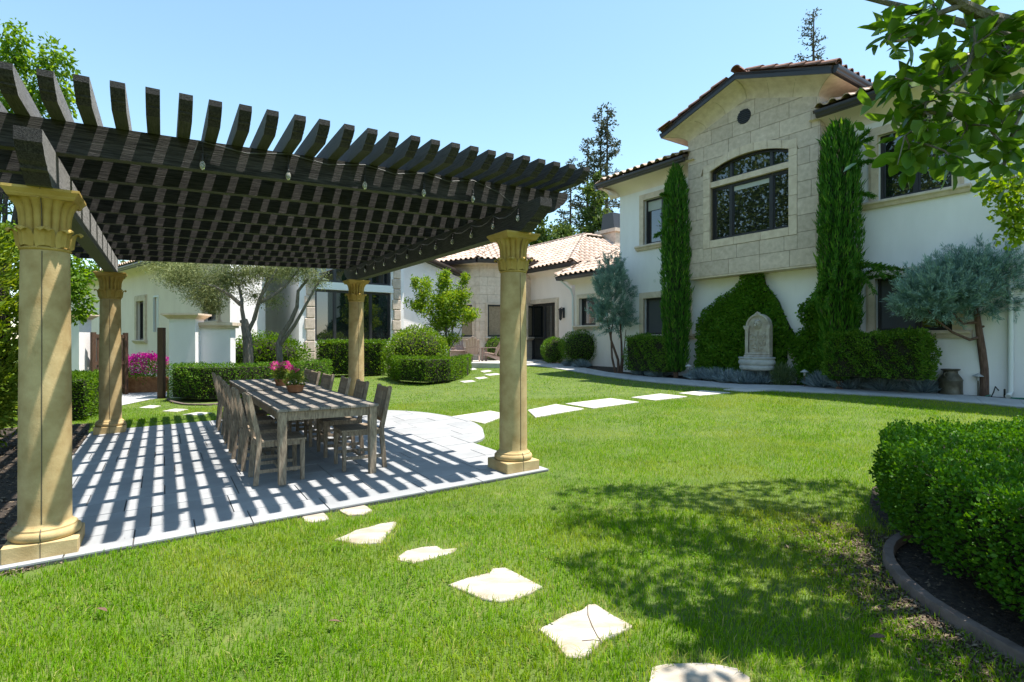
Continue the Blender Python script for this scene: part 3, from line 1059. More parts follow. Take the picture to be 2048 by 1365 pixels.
# ------------------------------------------------------------------ table and chairs
def legm(x0, x1, y0, y1, z0, z1, top):
    """tapered leg"""
    cx, cy = (x0 + x1) / 2, (y0 + y1) / 2
    mb = MB()
    k = .82
    b = [(cx + (x - cx) * k, cy + (y - cy) * k, z0) for x, y in ((x0, y0), (x1, y0), (x1, y1), (x0, y1))]
    t = [(x, y, z1) for x, y in ((x0, y0), (x1, y0), (x1, y1), (x0, y1))]
    mb.add(b + t, [(3, 2, 1, 0), (4, 5, 6, 7), (0, 1, 5, 4), (1, 2, 6, 5), (2, 3, 7, 6), (3, 0, 4, 7)])
    return mb
def dining_table(u0, u1, v0, v1, label):
    cu, cv = (u0 + u1) / 2, (v0 + v1) / 2
    X, Y = uv(cu, cv)
    root = empty('dining_table', (X, Y, float(patio_z(X, Y))), rot_uv, label, 'table', 'weathered dining tables set end to end')
    hw, hl = (u1 - u0) / 2, (v1 - v0) / 2
    n = 10
    sw = 2 * hw / n
    for i in range(n):
        MB().box(-hw + sw * i + .002, -hw + sw * (i + 1) - .002, -hl, hl, .722, .75).build('tabletop_slat', MT['teak_top'], root, bevel=.003)
    for sx in (-1, 1):
        for sy in (-1, 1):
            x, y = sx * (hw - .055), sy * (hl - .055)
            legm(x - .042, x + .042, y - .042, y + .042, 0, .72, 0).build('leg', MT['teak'], root, bevel=.004)
    for s in (-1, 1):
        MB().box(s * (hw - .05) - .014, s * (hw - .05) + .014, -hl + .1, hl - .1, .63, .72).build('apron', MT['teak'], root)
        MB().box(-hw + .1, hw - .1, s * (hl - .05) - .014, s * (hl - .05) + .014, .63, .72).build('apron', MT['teak'], root)
    return root
dining_table(1.66, 2.68, .66, 3.02, 'weathered slatted teak table, half nearer the open lawn, under the pergola')
dining_table(1.66, 2.68, 3.04, 5.38, 'weathered slatted teak table half that holds the bowls, nearer the house')

def make_chair():
    root = empty('dining_chair', label='weathered teak slatted chair', cat='chair')
    T = MT['teak']
    W, Dp = .235, .44
    # rear posts, kinked at the seat: y grows towards the front
    for s in (-1, 1):
        x = s * (W - .02)
        mb = MB()
        pr = [(-.05, 0), (-.005, 0), (.035, .43), (-.07, .90), (-.095, .905), (-.11, .89), (-.015, .43)]
        mb.prism(pr, x - .02, x + .02, lambda a, b, c: (c, a, b))
        mb.build('rear_leg', T, root)
        legm(x - .022, x + .022, Dp - .045, Dp, 0, .43, 0).build('front_leg', T, root)
        MB().box(x - .012, x + .012, .03, Dp - .045, .375, .425).build('seat_rail', T, root)
        MB().box(x - .010, x + .010, .0, Dp - .04, .115, .15).build('stretcher', T, root)
    MB().box(-W + .045, W - .045, Dp - .036, Dp - .012, .375, .425).build('seat_rail', T, root)
    MB().box(-W + .045, W - .045, -.005, .02, .375, .425).build('seat_rail', T, root)
    MB().box(-W + .03, W - .03, .20, .225, .118, .146).build('stretcher', T, root)
    # seat slats run front to back
    ns = 8
    sw = (2 * W + .02) / ns
    sl_ = MB().box(-sw / 2 + .004, sw / 2 - .004, .03, Dp + .012, .425, .442).mesh('seat_slat', T)
    for i in range(ns):
        inst('seat_slat', sl_, root, (-W - .01 + sw * (i + .5), 0, 0))
    # back rails and slats along the rake
    def rk(z): return -.002 - (z - .43) * (.095 / .47) + .018
    mb = MB().bar((-W + .04, rk(.875), .86), (W - .04, rk(.875), .86), .024, .06)
    mb.build('top_rail', T, root)
    MB().bar((-W + .04, rk(.53), .53), (W - .04, rk(.53), .53), .022, .04).build('lower_rail', T, root)
    bs = MB().bar((0, rk(.54), .54), (0, rk(.84), .84), .022, .013, up=(1, 0, 0)).mesh('back_slat', T)
    for i in range(8):
        inst('back_slat', bs, root, ((i - 3.5) * .0475, 0, 0))
    return root
proto = make_chair()
left_names = ['weathered slatted chair at the lawn end of the table side facing the curved patio edge', 'second slatted chair from the lawn end, backs towards the mulch bed', 'third slatted chair from the lawn end, backs towards the mulch bed',
              'fourth slatted chair from the lawn end, backs towards the mulch bed', 'fifth slatted chair from the lawn end, backs towards the mulch bed', 'slatted chair standing apart beside the dark low hedge']
right_names = ['slatted chair at the lawn end of the table, back to the curved apron', 'second slatted chair from the lawn end, back to the curved apron', 'third slatted chair from the lawn end, back to the curved apron',
               'fourth slatted chair from the lawn end, back to the curved apron', 'fifth slatted chair from the lawn end, back to the curved apron', 'sixth slatted chair, house end of the table, back to the curved apron']
CH = []
for i in range(6):
    CH.append((1.50 + random.uniform(-.03, .03), [1.12, 1.86, 2.62, 3.35, 4.16, 5.05][i], -90 + random.uniform(-3, 3), left_names[i].replace('side facing the curved patio edge', 'side, back towards the mulch bed')))
for i in range(6):
    CH.append((2.76 + random.uniform(-.03, .05), [1.10, 1.92, 2.68, 3.45, 4.25, 4.95][i], 90 + random.uniform(-4, 4), right_names[i]))
for i, (u, v, a, lab) in enumerate(CH):
    c = proto if i == 0 else copy_tree(proto)
    X, Y = uv(u, v)
    c.location = (X, Y, float(patio_z(X, Y)) + .002)
    c.rotation_euler = (0, 0, rot_uv + math.radians(a))
    tagit(c, lab, 'chair', 'teak chairs round the dining tables')

def bowl(u, v, label, flowers, sx):
    X, Y = uv(u, v)
    z = float(patio_z(X, Y)) + .752
    root = empty('flower_bowl', (X, Y, z), rot_uv, label, 'flower pot')
    prof = [(.06, 0), (.075, .004), (.092, .06), (.100, .075), (.104, .08), (.104, .092), (.096, .092), (.09, .07), (.02, .065)]
    MB().lathe(prof, 28).build('bowl', MT['terracotta'], root, True).scale = (sx, 1.0, 1.1)
    n = 420
    P, d = blob(n, (0, 0, .17), (.13, .13, .11), .2, 3, .4, -.8)
    leaves('foliage', P, d + rng.normal(size=d.shape) * .5, .035 * rng.uniform(.6, 1.2, len(P)), MT['geran'], root, .8)
    st = MB()
    for k in range(7):
        a = rng.random() * 6.28
        st.tube([(0, 0, .07), (.05 * math.cos(a), .05 * math.sin(a), .15), (.09 * math.cos(a), .09 * math.sin(a), .22)], .004, 5)
    st.build('stems', MT['geran'], root)
    for (fx, fy, fz, r) in flowers:
        P, d = blob(130, (fx, fy, fz), (r, r, r * .85), .1, 3, .3)
        leaves('flower_head', P, d, .026, MT['pink'], root, .9)
bowl(2.18, 2.5, 'terracotta bowl of leafy plant without flowers on the table', [], 1.15)
bowl(2.2, 3.6, 'terracotta bowl of pink geraniums on the table', [(-.09, .02, .30, .065), (.06, .05, .31, .06), (.10, -.04, .27, .05), (.20, -.06, .22, .03)], 1.0)

# ------------------------------------------------------------------ buildings
TILE_PROF = [(-.14, .0), (-.085, -.004), (-.06, .004), (-.045, .025), (-.015, .058), (.03, .072), (.075, .058), (.105, .025), (.12, .004), (.14, .0)]
def tile_mesh(m, ln=.42):
    mb = MB()
    n = len(TILE_PROF)
    lo = [(x, 0, z + .030) for x, z in TILE_PROF]
    hi = [(x, ln, z + .004) for x, z in TILE_PROF]
    lip = [(x, .002, z + .010) for x, z in TILE_PROF]
    mb.add(lo + hi + lip, [(i, i + 1, n + i + 1, n + i) for i in range(n - 1)] + [(i + 1, i, 2 * n + i, 2 * n + i + 1) for i in range(n - 1)])
    return mb.mesh('roof_tile', m)
TILE = tile_mesh(MT['tile'])
TILED = tile_mesh(MT['tiledark'])
def cap_mesh(m, r=.12, ln=.40):
    mb = MB()
    n = 9
    for rr, y in ((r, 0), (r * .82, ln), (r * .8, .002)):
        for j in range(n):
            a = math.pi * j / (n - 1)
            mb.v.append((rr * math.cos(a), y, rr * math.sin(a) * .85 + (.02 if y < .1 else 0)))
    mb.f = [(i, i + 1, n + i + 1, n + i) for i in range(n - 1)] + [(i + 1, i, 2 * n + i, 2 * n + i + 1) for i in range(n - 1)]
    return mb.mesh('ridge_tile', m)
CAP = cap_mesh(MT['tile'])
CAPD = cap_mesh(MT['tiledark'], .13, .42)

def roof_plane(parent, corners, m=None, tile=TILE, rows=99, tw=.28, course=.36, name='roof', off=.03):
    """corners: eave start, eave end, upper points...; all in the parent's frame. Returns the roof part with its tiles"""
    P = [Vector(c) for c in corners]
    ex = (P[1] - P[0]).normalized()
    nn = ex.cross(P[-1] - P[0])
    if nn.length < 1e-6: nn = ex.cross(P[2] - P[0])
    nn.normalize()
    if nn.z < 0: nn = -nn
    ey = nn.cross(ex)
    if ey.z < 0:
        ex = -ex
        ey = nn.cross(ex)
    o = P[0]
    poly = [((p - o).dot(ex), (p - o).dot(ey)) for p in P]
    mb = MB()
    k = len(P)
    mb.add([tuple(p) for p in P] + [tuple(p - nn * .07) for p in P], [tuple(range(k)), tuple(range(2 * k - 1, k - 1, -1))] + [(i, k + i, k + (i + 1) % k, (i + 1) % k) for i in range(k)])
    roof = mb.build(name, m or MT['roofbase'], parent)
    R = Matrix((ex, ey, nn)).transposed().to_euler()
    x0, x1 = min(p[0] for p in poly), max(p[0] for p in poly)
    y1 = max(p[1] for p in poly)
    r = 0
    b = -.05
    cnt = 0
    while b < y1 - .1 and r < rows:
        a = x0 + tw / 2
        while a < x1:
            if inpoly(np.array([a]), np.array([b + .2]), poly)[0]:
                p = o + ex * a + ey * b + nn * off
                if cnt < 300:
                    inst('roof_tile', tile, roof, p, R)
                cnt += 1
            a += tw
        b += course
        r += 1
    return roof

def ridge_caps(parent, a, b, me=CAP, step=.34, name='ridge_tile', lift=.05, up=Vector((0, 0, 1))):
    a, b = Vector(a), Vector(b)
    d = (b - a)
    L = d.length
    d.normalize()
    x = d.cross(up).normalized()
    z = x.cross(d)
    R = Matrix((x, d, z)).transposed().to_euler()
    for i in range(int(L / step)):
        inst(name, me, parent, a + d * (i * step) + z * lift, R)

def wall_open(parent, s0, s1, z0, z1, t, openings, m, depth=.2, name='wall', f=None):
    """front face with openings and their reveals in the parent's frame; f maps (s, t, z)"""
    f = f or (lambda s, t_, z: (s, t_, z))
    ss = sorted({s0, s1, *[o[0] for o in openings], *[o[1] for o in openings]})
    zs = sorted({z0, z1, *[o[2] for o in openings], *[o[3] for o in openings]})
    mb = MB()
    for i in range(len(ss) - 1):
        for j in range(len(zs) - 1):
            cs, cz = (ss[i] + ss[i + 1]) / 2, (zs[j] + zs[j + 1]) / 2
            if any(o[0] < cs < o[1] and o[2] < cz < o[3] for o in openings): continue
            a, b, c, d = ss[i], ss[i + 1], zs[j], zs[j + 1]
            mb.add([f(a, t, c), f(b, t, c), f(b, t, d), f(a, t, d)], [(0, 1, 2, 3)])
    for a, b, c, d in openings:
        q = [(a, c), (b, c), (b, d), (a, d)]
        for k in range(4):
            p, r = q[k], q[(k + 1) % 4]
            mb.add([f(p[0], t, p[1]), f(r[0], t, r[1]), f(r[0], t + depth, r[1]), f(p[0], t + depth, p[1])], [(0, 1, 2, 3)])
    return mb.build(name, m, parent)

def window(parent, s0, s1, z0, z1, t, mull=(), trim=.18, sill=True, rec=.12, f=None, glass='glass', head=True, ftrim='trim', name='window', fw=.055, sillx=.30):
    f = f or (lambda s, t_, z: (s, t_, z))
    def bx(a, b, c, d, e, g):
        mb = MB()
        mb.box(a, b, c, d, e, g)
        mb.v = [f(*p) for p in mb.v]
        return mb
    fr = MB()
    for (a, b, e, g) in ((s0, s0 + fw, z0, z1), (s1 - fw, s1, z0, z1), (s0 + fw, s1 - fw, z0, z0 + fw), (s0 + fw, s1 - fw, z1 - fw, z1)):
        k = bx(a, b, t + rec - .03, t + rec + .05, e, g)
        fr.add(k.v, k.f)
    for mu in mull:
        k = bx(mu - .04, mu + .04, t + rec - .028, t + rec + .05, z0 + fw, z1 - fw)
        fr.add(k.v, k.f)
    w_ = fr.build(name, MT['bronze'], parent)
    xs = [s0 + fw] + [x for mu in mull for x in (mu - .04, mu + .04)] + [s1 - fw]
    for i in range(0, len(xs), 2):
        a, b = xs[i], xs[i + 1]
        g = glass if isinstance(glass, str) else glass[i // 2]
        if g == 'screen':
            bx(a, b, t + rec + .005, t + rec + .012, z0 + fw, z1 - fw).build('insect_screen', MT['screen'], w_)
        else:
            bx(a, b, t + rec + .015, t + rec + .025, z0 + fw, z1 - fw).build('pane', MT['glass'], w_)
            ins = MB()
            for (c, d, e, h) in ((a, a + .022, z0 + fw, z1 - fw), (b - .022, b, z0 + fw, z1 - fw), (a + .022, b - .022, z0 + fw, z0 + fw + .022), (a + .022, b - .022, z1 - fw - .022, z1 - fw)):
                k = bx(c, d, t + rec - .012, t + rec + .014, e, h)
                ins.add(k.v, k.f)
            ins.build('sash_bead', MT['bronze'], w_)
    if trim:
        for (a, b) in ((s0 - trim, s0), (s1, s1 + trim)):
            mb = bx(a, b, t - .035, t + .02, z0, z1)
            k = bx(a + .05 * (a < s0), b - .05 * (a >= s1), t - .06, t - .034, z0, z1)
            mb.add(k.v, k.f)
            mb.build('jamb_trim', MT[ftrim], w_)
        if head:
            mb = bx(s0 - trim, s1 + trim, t - .035, t + .02, z1, z1 + trim)
            k = bx(s0 - trim + .05, s1 + trim - .05, t - .06, t - .034, z1, z1 + trim - .05)
            mb.add(k.v, k.f)
            mb.build('head_trim', MT[ftrim], w_)
        if sill:
            mb = MB()
            pr = [(t + .02, z0), (t - .10, z0), (t - .13, z0 - .03), (t - .13, z0 - .06), (t - .09, z0 - .09), (t - .06, z0 - .15), (t + .02, z0 - .15)]
            mb.prism(pr, s0 - sillx, s1 + sillx, lambda a, b, c: f(c, a, b))
            mb.build('sill', MT[ftrim], w_)
    return w_

def gutter(parent, a, b, out, h=.14, d=.13):
    """moulded dark gutter from a to b, bulging towards out"""
    a, b, out = Vector(a), Vector(b), Vector(out)
    pr = [(0, 0), (.55, 0), (.7, .15), (.75, .35), (.95, .55), (1, .75), (1, 1), (0, 1)]
    mb = MB()
    n = len(pr)
    mb.add([tuple(p + out * (x * d) + Vector((0, 0, z * h))) for p in (a, b) for x, z in pr], [tuple(range(n))[::-1], tuple(range(n, 2 * n))] + [(i, (i + 1) % n, n + (i + 1) % n, n + i) for i in range(n)])
    return mb.build('gutter', MT['gutter'], parent)

def cove(parent, s0, s1, zw, ze, t0, te, m, name='cove_soffit', f=None):
    f = f or (lambda s, t_, z: (s, t_, z))
    mb = MB()
    n = 7
    for s in (s0, s1):
        for i in range(n):
            a = math.pi / 2 * i / (n - 1)
            mb.v.append(f(s, t0 + (te - t0) * (1 - math.cos(a)), zw + (ze - zw) * math.sin(a)))
    mb.f = [(i, n + i, n + i + 1, i + 1) for i in range(n - 1)]
    return mb.build(name, m, parent, True)

# ---- main house with its rear wing
P0 = np.array([3.49, 18.0]); EE = np.array([.5706, -.8212]); IN = np.array([.8212, .5706])
GZ = .50
house = empty('stucco_house', (P0[0], P0[1], 0), math.atan2(EE[1], EE[0]), 'white two storey stucco house with stone bay, tiled roofs and rounded stone rear wing', 'house')
def w2h(X, Y, Z=0):
    d = np.array([X, Y]) - P0
    return (float(d @ EE), float(d @ IN), Z)
WIN = [(1.03, 2.29, 4.48, 5.86), (1.03, 2.60, 1.73, 2.84), (7.52, 8.81, 4.49, 5.87), (7.47, 8.82, 1.725, 2.84)]
wall_open(house, 0, 13, GZ - .3, 6.45, 0, WIN, MT['stucco'])
MB().add([(0, 0, GZ - .3), (0, 9, GZ - .3), (0, 9, 6.45), (0, 0, 6.45)], [(3, 2, 1, 0)]).build('wall', MT['stucco'], house)
window(house, *WIN[0], 0, (1.66,))
window(house, *WIN[1], 0, (1.72,), glass=['screen', 'glass'])
window(house, *WIN[2], 0, (8.17,))
window(house, *WIN[3], 0, (8.2,), glass=['screen', 'glass'])
MB().box(1.1, 1.62, .10, .115, 5.52, 5.80).build('window_blind', MT['blind'], house)
# eaves
cove(house, -.45, 3.2, 6.18, 6.47, 0, -.52, MT['cream'])
cove(house, 6.3, 13, 6.18, 6.47, 0, -.52, MT['cream'])
cove(house, -8, .5, 6.18, 6.47, 0, -.45, MT['cream'], f=lambda s, t, z: (t, -s - .0, z))
gutter(house, (-.55, -.50, 6.46), (2.95, -.50, 6.46), (0, -1, 0), .15)
gutter(house, (6.5, -.50, 6.46), (13, -.50, 6.46), (0, -1, 0), .15)
gutter(house, (-.45, 8, 6.46), (-.45, -.62, 6.46), (-1, 0, 0), .15)
pitch = .33
rf = roof_plane(house, [(-.58, -.62, 6.62), (3.0, -.62, 6.62), (3.0, 4.0, 6.62 + 4.62 * pitch), (4.1, 4.0, 6.62 + 4.62 * pitch)], rows=4)
roof_plane(house, [(6.45, -.62, 6.62), (13, -.62, 6.62), (13, 4.0, 6.62 + 4.62 * pitch), (6.45, 4.0, 6.62 + 4.62 * pitch)], rows=3)
roof_plane(house, [(-.58, 9, 6.62), (-.58, -.62, 6.62), (4.04, 4.0, 6.62 + 4.62 * pitch), (4.04, 9, 6.62 + 4.62 * pitch)], rows=2)
# stone bay
b0, b1, bt = 2.97, 6.48, -.42
bz0, bze, bzp = 3.25, 6.98, 7.56
bc = (b0 + b1) / 2
W0, W1 = 3.67, 5.80
def arch(s, lo=6.0, rise=.21):
    x = (s - (W0 + W1) / 2) / ((W1 - W0) / 2)
    return lo + rise * (1 - min(1, abs(x)) ** 2)
bay = MB().prism([(b0 + .01, bz0 + .01), (W0 - .01, bz0 + .01), (W0 - .01, bze + (bzp - bze) * (W0 - b0) / (bc - b0)), (b0 + .01, bze)], bt + .035, .1, lambda a, b, c: (a, c, b))
bay.prism([(W1 + .01, bz0 + .01), (b1 - .01, bz0 + .01), (b1 - .01, bze), (W1 + .01, bze + (bzp - bze) * (b1 - W1) / (b1 - bc))], bt + .035, .1, lambda a, b, c: (a, c, b))
bay.prism([(W0 - .01, bz0 + .01), (W1 + .01, bz0 + .01), (W1 + .01, 4.17), (W0 - .01, 4.17)], bt + .035, .1, lambda a, b, c: (a, c, b))
bay.prism([(W0 - .01, 6.215), (W1 + .01, 6.215), (W1 + .01, 7.20), (bc, bzp - .01), (W0 - .01, 7.20)], bt + .035, .1, lambda a, b, c: (a, c, b))
bay.box(W0, W1, .1, .14, 4.1, 6.3)
bay = bay.build('bay', MT['mortar'], house)
FR = .20                         # window surround width
gable = lambda s: bze + (bzp - bze) * (1 - abs(s - bc) / (bc - b0))
GP = [(b0, bz0), (b1, bz0), (b1, bze), (bc, bzp), (b0, bze)]
def block(poly, t0=bt, thick=.034, m='limestone', name='stone_block', parent=None):
    if len(poly) < 3 or abs(polyarea(poly)) < .004: return
    if polyarea(poly) < 0: poly = poly[::-1]
    dz = random.uniform(0, .003)
    MB().prism(poly, t0 - dz, t0 + thick, lambda a, b, c: (a, c, b)).build(name, MT[m], parent or bay)
J = .005
z = bz0
row = 0
while z < bzp:
    zt = z + .385
    s = b0 - random.choice([0, .35])
    while s < b1:
        wd = random.choice([.62, .74, .86])
        a, b = s + J, s + wd - J
        s += wd
        segs = [(a, b)]
        if zt > 4.18 - FR + .01 and z < 6.42:
            # cut by the window surround
            lo, hi = W0 - FR, W1 + FR
            if z >= 5.9:
                sx = np.linspace(max(a, b0), min(b, b1), 31)
                run = []
                for x in list(sx) + [None]:
                    if x is not None:
                        l_ = max(z + J, (arch(x) + FR + J) if lo < x < hi else z + J)
                        u_ = min(zt - J, gable(x))
                        if u_ - l_ > .012:
                            run.append((float(x), l_, u_))
                            continue
                    if len(run) > 2:
                        run = run[::5] + ([run[-1]] if (len(run) - 1) % 5 else [])
                        block([(r_[0], r_[1]) for r_ in run] + [(r_[0], r_[2]) for r_ in run[::-1]])
                    run = []
                continue
            segs = []
            if a < lo: segs.append((a, min(b, lo - J)))
            if b > hi: segs.append((max(a, hi + J), b))
            if zt - (4.18 - FR) < .36 and z < 4.18 - FR:
                block(clip_rect(GP, max(a, lo), min(b, hi), z + J, 4.18 - FR - J) if min(b, hi) > max(a, lo) + .03 else [])
        for a_, b_ in segs:
            if b_ - a_ > .03: block(clip_rect(GP, a_, b_, z + J, zt - J))
    z = zt
# right flank of the bay
z = bz0
while z < bze:
    zt = min(z + .385, bze)
    MB().box(b1, b1 + .03, bt + .006, -.01, z + J, zt - J).build('stone_block', MT['limestone'], bay)
    z = zt
MB().box(b0, b1, bt + .01, 0, bz0 - .04, bz0).build('bay_underside', MT['trim'], house)
# surround of the bay window
for sd, (x0, x1) in enumerate(((W0 - FR, W0 - .003), (W1 + .003, W1 + FR))):
    zz_ = 4.18 - FR
    while zz_ < 6.0:
        block([(x0, zz_ + J), (x1, zz_ + J), (x1, min(zz_ + .46, 6.0) - J), (x0, min(zz_ + .46, 6.0) - J)], bt - .012, .05, 'trim', 'jamb_stone')
        zz_ += .46
xx = W0
for wd in (.7, .73, .70):
    block([(xx + J, 4.18 - FR + J), (xx + wd - J, 4.18 - FR + J), (xx + wd - J, 4.177), (xx + J, 4.177)], bt - .012, .05, 'trim', 'sill_stone')
    xx += wd
vs = np.linspace(W0 - FR, W1 + FR, 8)
for i in range(7):
    xs_ = np.linspace(vs[i] + J, vs[i + 1] - J, 5)
    low = [(float(x), arch(x) + .004 if W0 < x < W1 else 6.0) for x in xs_]
    up = [(float(x), arch(x) + FR) for x in xs_[::-1]]
    block(low + up, bt - .014, .05, 'trim', 'voussoir')
block([(W0, 5.58), (W1, 5.58), (W1, 5.72), (W0, 5.72)], bt + .02, .12, 'trim', 'transom')
window(house, W0, W1, 4.18, 5.57, bt, (4.22, 5.31), trim=0, rec=.14)
# arched light
tr = MB()
xs_ = np.linspace(W0, W1, 15)
tr.prism([(float(x), arch(x)) for x in xs_] + [(float(x), arch(x) - .05) for x in xs_[::-1]], bt + .11, bt + .19, lambda a, b, c: (a, c, b))
tr.box(W0, W1, bt + .11, bt + .19, 5.725, 5.77)
for mu in (4.22, 5.31): tr.box(mu - .035, mu + .035, bt + .112, bt + .19, 5.77, arch(mu) - .05)
tr.box(W0, W0 + .05, bt + .112, bt + .19, 5.77, 5.96); tr.box(W1 - .05, W1, bt + .112, bt + .19, 5.77, 5.96)
tw_ = tr.build('arched_window', MT['bronze'], house)
for a, b in ((W0 + .05, 4.185), (4.255, 5.275), (5.345, W1 - .05)):
    xs_ = np.linspace(a, b, 8)
    MB().prism([(float(x), 5.77) for x in (a, b)] + [(float(x), arch(x) - .05) for x in xs_[::-1]], bt + .15, bt + .16, lambda p, q, c: (p, c, q)).build('pane', MT['glass'], tw_)
MB().box(4.27, 5.26, bt + .152, bt + .155, 5.38, 5.50).build('window_blind', MT['blind'], house)
# round vent
vent = MB().add([(bc - .06 + .185 * math.cos(a), bt - .004, 7.14 + .185 * math.sin(a)) for a in [i * math.pi / 16 for i in range(32)]], [tuple(range(32))[::-1]]).build('round_vent', MT['black'], house)
for k in range(7):
    zc = 7.14 - .15 + k * .05
    hw = math.sqrt(max(.185 ** 2 - (zc - 7.14) ** 2, 0)) * .97
    MB().bar((bc - .06 - hw, bt - .016, zc), (bc - .06 + hw, bt - .016, zc), .026, .02).build('louvre', MT['bronze'], vent)
# gable eaves: cove, bargeboard and tiles
e0, e1, et, ez, ep = 2.47, 6.98, -.87, 7.20, 7.95
for sgn, (wx, ex_) in ((-1, (b0, e0)), (1, (b1, e1))):
    n = 7
    mb = MB()
    for (w_s, w_z, r_s, r_z) in ((wx, bze, ex_, ez - .03), (bc, bzp, bc, ep - .03)):
        for i in range(n):
            a = math.pi / 2 * i / (n - 1)
            k1, k2 = 1 - math.cos(a), math.sin(a)
            mb.v.append((w_s + (r_s - w_s) * k1, bt + (et - bt) * k1, w_z + (r_z - w_z) * k2))
    for i in range(n - 1):
        mb.f.append((i, i + 1, n + i + 1, n + i) if sgn > 0 else (i, n + i, n + i + 1, i + 1))
    mb.build('cove_soffit', MT['trim'], house, True)
    cj = MB()
    for fr_ in (0.005, .33, .66, .995):
        pts_ = []
        for i in range(n):
            a = math.pi / 2 * i / (n - 1)
            k1, k2 = 1 - math.cos(a), math.sin(a)
            p = Vector((wx + (ex_ - wx) * k1, bt + (et - bt) * k1, bze + (ez - .03 - bze) * k2)).lerp(Vector((bc, bt + (et - bt) * k1, bzp + (ep - .03 - bzp) * k2)), fr_)
            pts_.append(p)
        cj.tube(pts_, .004, 4)
    cj.build('cove_joint', MT['mortar'], house)
    # flank cove
    mb = MB()
    for t in (et, 2.0):
        for i in range(n):
            a = math.pi / 2 * i / (n - 1)
            k1, k2 = 1 - math.cos(a), math.sin(a)
            mb.v.append((wx + (ex_ - wx) * k1, t if t > 0 else bt + (et - bt) * k1, bze + (ez - .03 - bze) * k2))
    for i in range(n - 1): mb.f.append((i, n + i, n + i + 1, i + 1))
    mb.build('cove_soffit', MT['trim'], house, True)
    MB().prism([(ex_, ez - .03), (bc, ep - .03), (bc, ep + .12), (ex_, ez + .12)], et - .03, et + .012, lambda a, b, c: (a, c, b)).build('bargeboard', MT['gutter'], house)
    g = gutter(house, (ex_, et + .02, ez - .02), (ex_, 3.2, ez - .02), (sgn, 0, 0), .15)
    rp = roof_plane(house, [(ex_ + sgn * .02, et - .03, ez + .13), (ex_ + sgn * .02, 4, ez + .13), (bc, 4, ep + .13), (bc, et - .03, ep + .13)], tile=TILED, rows=1)
    ridge_caps(rp, (ex_ + sgn * .1, et + .06, ez + .10), (bc, et + .06, ep + .12), CAPD, .36, 'rake_tile', .03)
rp = roof_plane(house, [(bc - .02, et, ep + .13), (bc + .02, et, ep + .13), (bc + .02, 4, ep + .14), (bc - .02, 4, ep + .14)], rows=0)
ridge_caps(rp, (bc, et - .02, ep + .14), (bc, 3.6, ep + .14), CAPD, .36, 'ridge_tile', .05)
for vs_, vz_ in ((1.43, 3.35), (9.4, 3.3)):
    MB().lathe([(.045, 0), (.05, .012), (.04, .02), (.01, .012)], 12).build('wall_vent', MT['pipe'], house, True, loc=(vs_, 0.004, vz_), rot=(math.pi / 2, 0, 0))
# downspout on the right
MB().tube([(9.68, -.48, 6.45), (9.68, -.3, 6.2), (9.68, -.06, 5.9), (9.68, -.06, GZ + .1), (9.68, -.2, GZ + .02)], .045, 10).build('downspout', MT['pipe'], house, True)

# ---- lower link with window (B)
BZ = 3.9
wall_open(house, -3.57, 0, GZ - .2, BZ + .1, 1.2, [(-3.27, -2.35, 2.14, 3.17)], MT['cream'])
MB().add([(-3.57, 1.2, GZ - .2), (-3.57, 5, GZ - .2), (-3.57, 5, BZ), (-3.57, 1.2, BZ)], [(3, 2, 1, 0)]).build('wall', MT['cream'], house)
window(house, -3.27, -2.35, 2.14, 3.17, 1.2, (), trim=.16)
cove(house, -3.9, 0, BZ - .18, BZ + .02, 1.2, .75, MT['cream'])
gutter(house, (-4.1, .78, BZ), (0, .78, BZ), (0, -1, 0), .14)
gutter(house, (-4.0, 4, BZ), (-4.0, .68, BZ), (-1, 0, 0), .14)
rB = roof_plane(house, [(-4.12, .66, BZ + .14), (0, .66, BZ + .14), (0, 4.4, BZ + 2.0), (-1.2, 4.4, BZ + 2.0)])
rB2 = roof_plane(house, [(-4.12, 5, BZ + .14), (-4.12, .66, BZ + .14), (-1.2, 4.4, BZ + 2.0), (-1.2, 5, BZ + 2.0)], rows=4)
ridge_caps(rB, (-4.1, .68, BZ + .15), (-1.2, 4.35, BZ + 2.0))
MB().tube([(-3.95, .8, BZ), (-3.7, 1.1, BZ - .35), (-3.62, 1.14, BZ - .6), (-3.62, 1.14, GZ + .1)], .04, 8).build('downspout', MT['pipe'], house, True)

# ---- rear wing with french doors (A)
AZ = 4.65
DO = (-9.0, -6.26, TZ, 3.27)
wall_open(house, -13, -5.2, GZ - .2, AZ + .1, 2.46, [DO], MT['cream'])
MB().add([(-5.2, 2.46, GZ - .2), (-5.2, 9, GZ - .2), (-5.2, 9, AZ), (-5.2, 2.46, AZ)], [(0, 1, 2, 3)]).build('wall', MT['cream'], house)
window(house, *DO, 2.46, (-8.1, -7.2), trim=.2, sill=False, name='french_door', fw=.09)
cove(house, -13, -4.9, AZ - .2, AZ + .02, 2.46, 2.0, MT['cream'])
gutter(house, (-13, 2.04, AZ), (-4.72, 2.04, AZ), (0, -1, 0), .15)
gutter(house, (-4.75, 8, AZ), (-4.75, 1.93, AZ), (1, 0, 0), .15)
ra = roof_plane(house, [(-13.0, 1.90, AZ + .15), (-4.62, 1.90, AZ + .15), (-7.6, 5.4, 6.72), (-13, 5.4, 6.72)])
ra2 = roof_plane(house, [(-4.62, 1.90, AZ + .15), (-4.62, 9, AZ + .15), (-7.6, 7.5, 6.72), (-7.6, 5.4, 6.72)], rows=9)
ridge_caps(ra, (-4.62, 1.90, AZ + .16), (-7.6, 5.4, 6.74))
ridge_caps(ra, (-7.6, 5.4, 6.72), (-13, 5.4, 6.72))
ridge_caps(ra2, (-7.6, 7.5, 6.72), (-7.6, 5.4, 6.72))
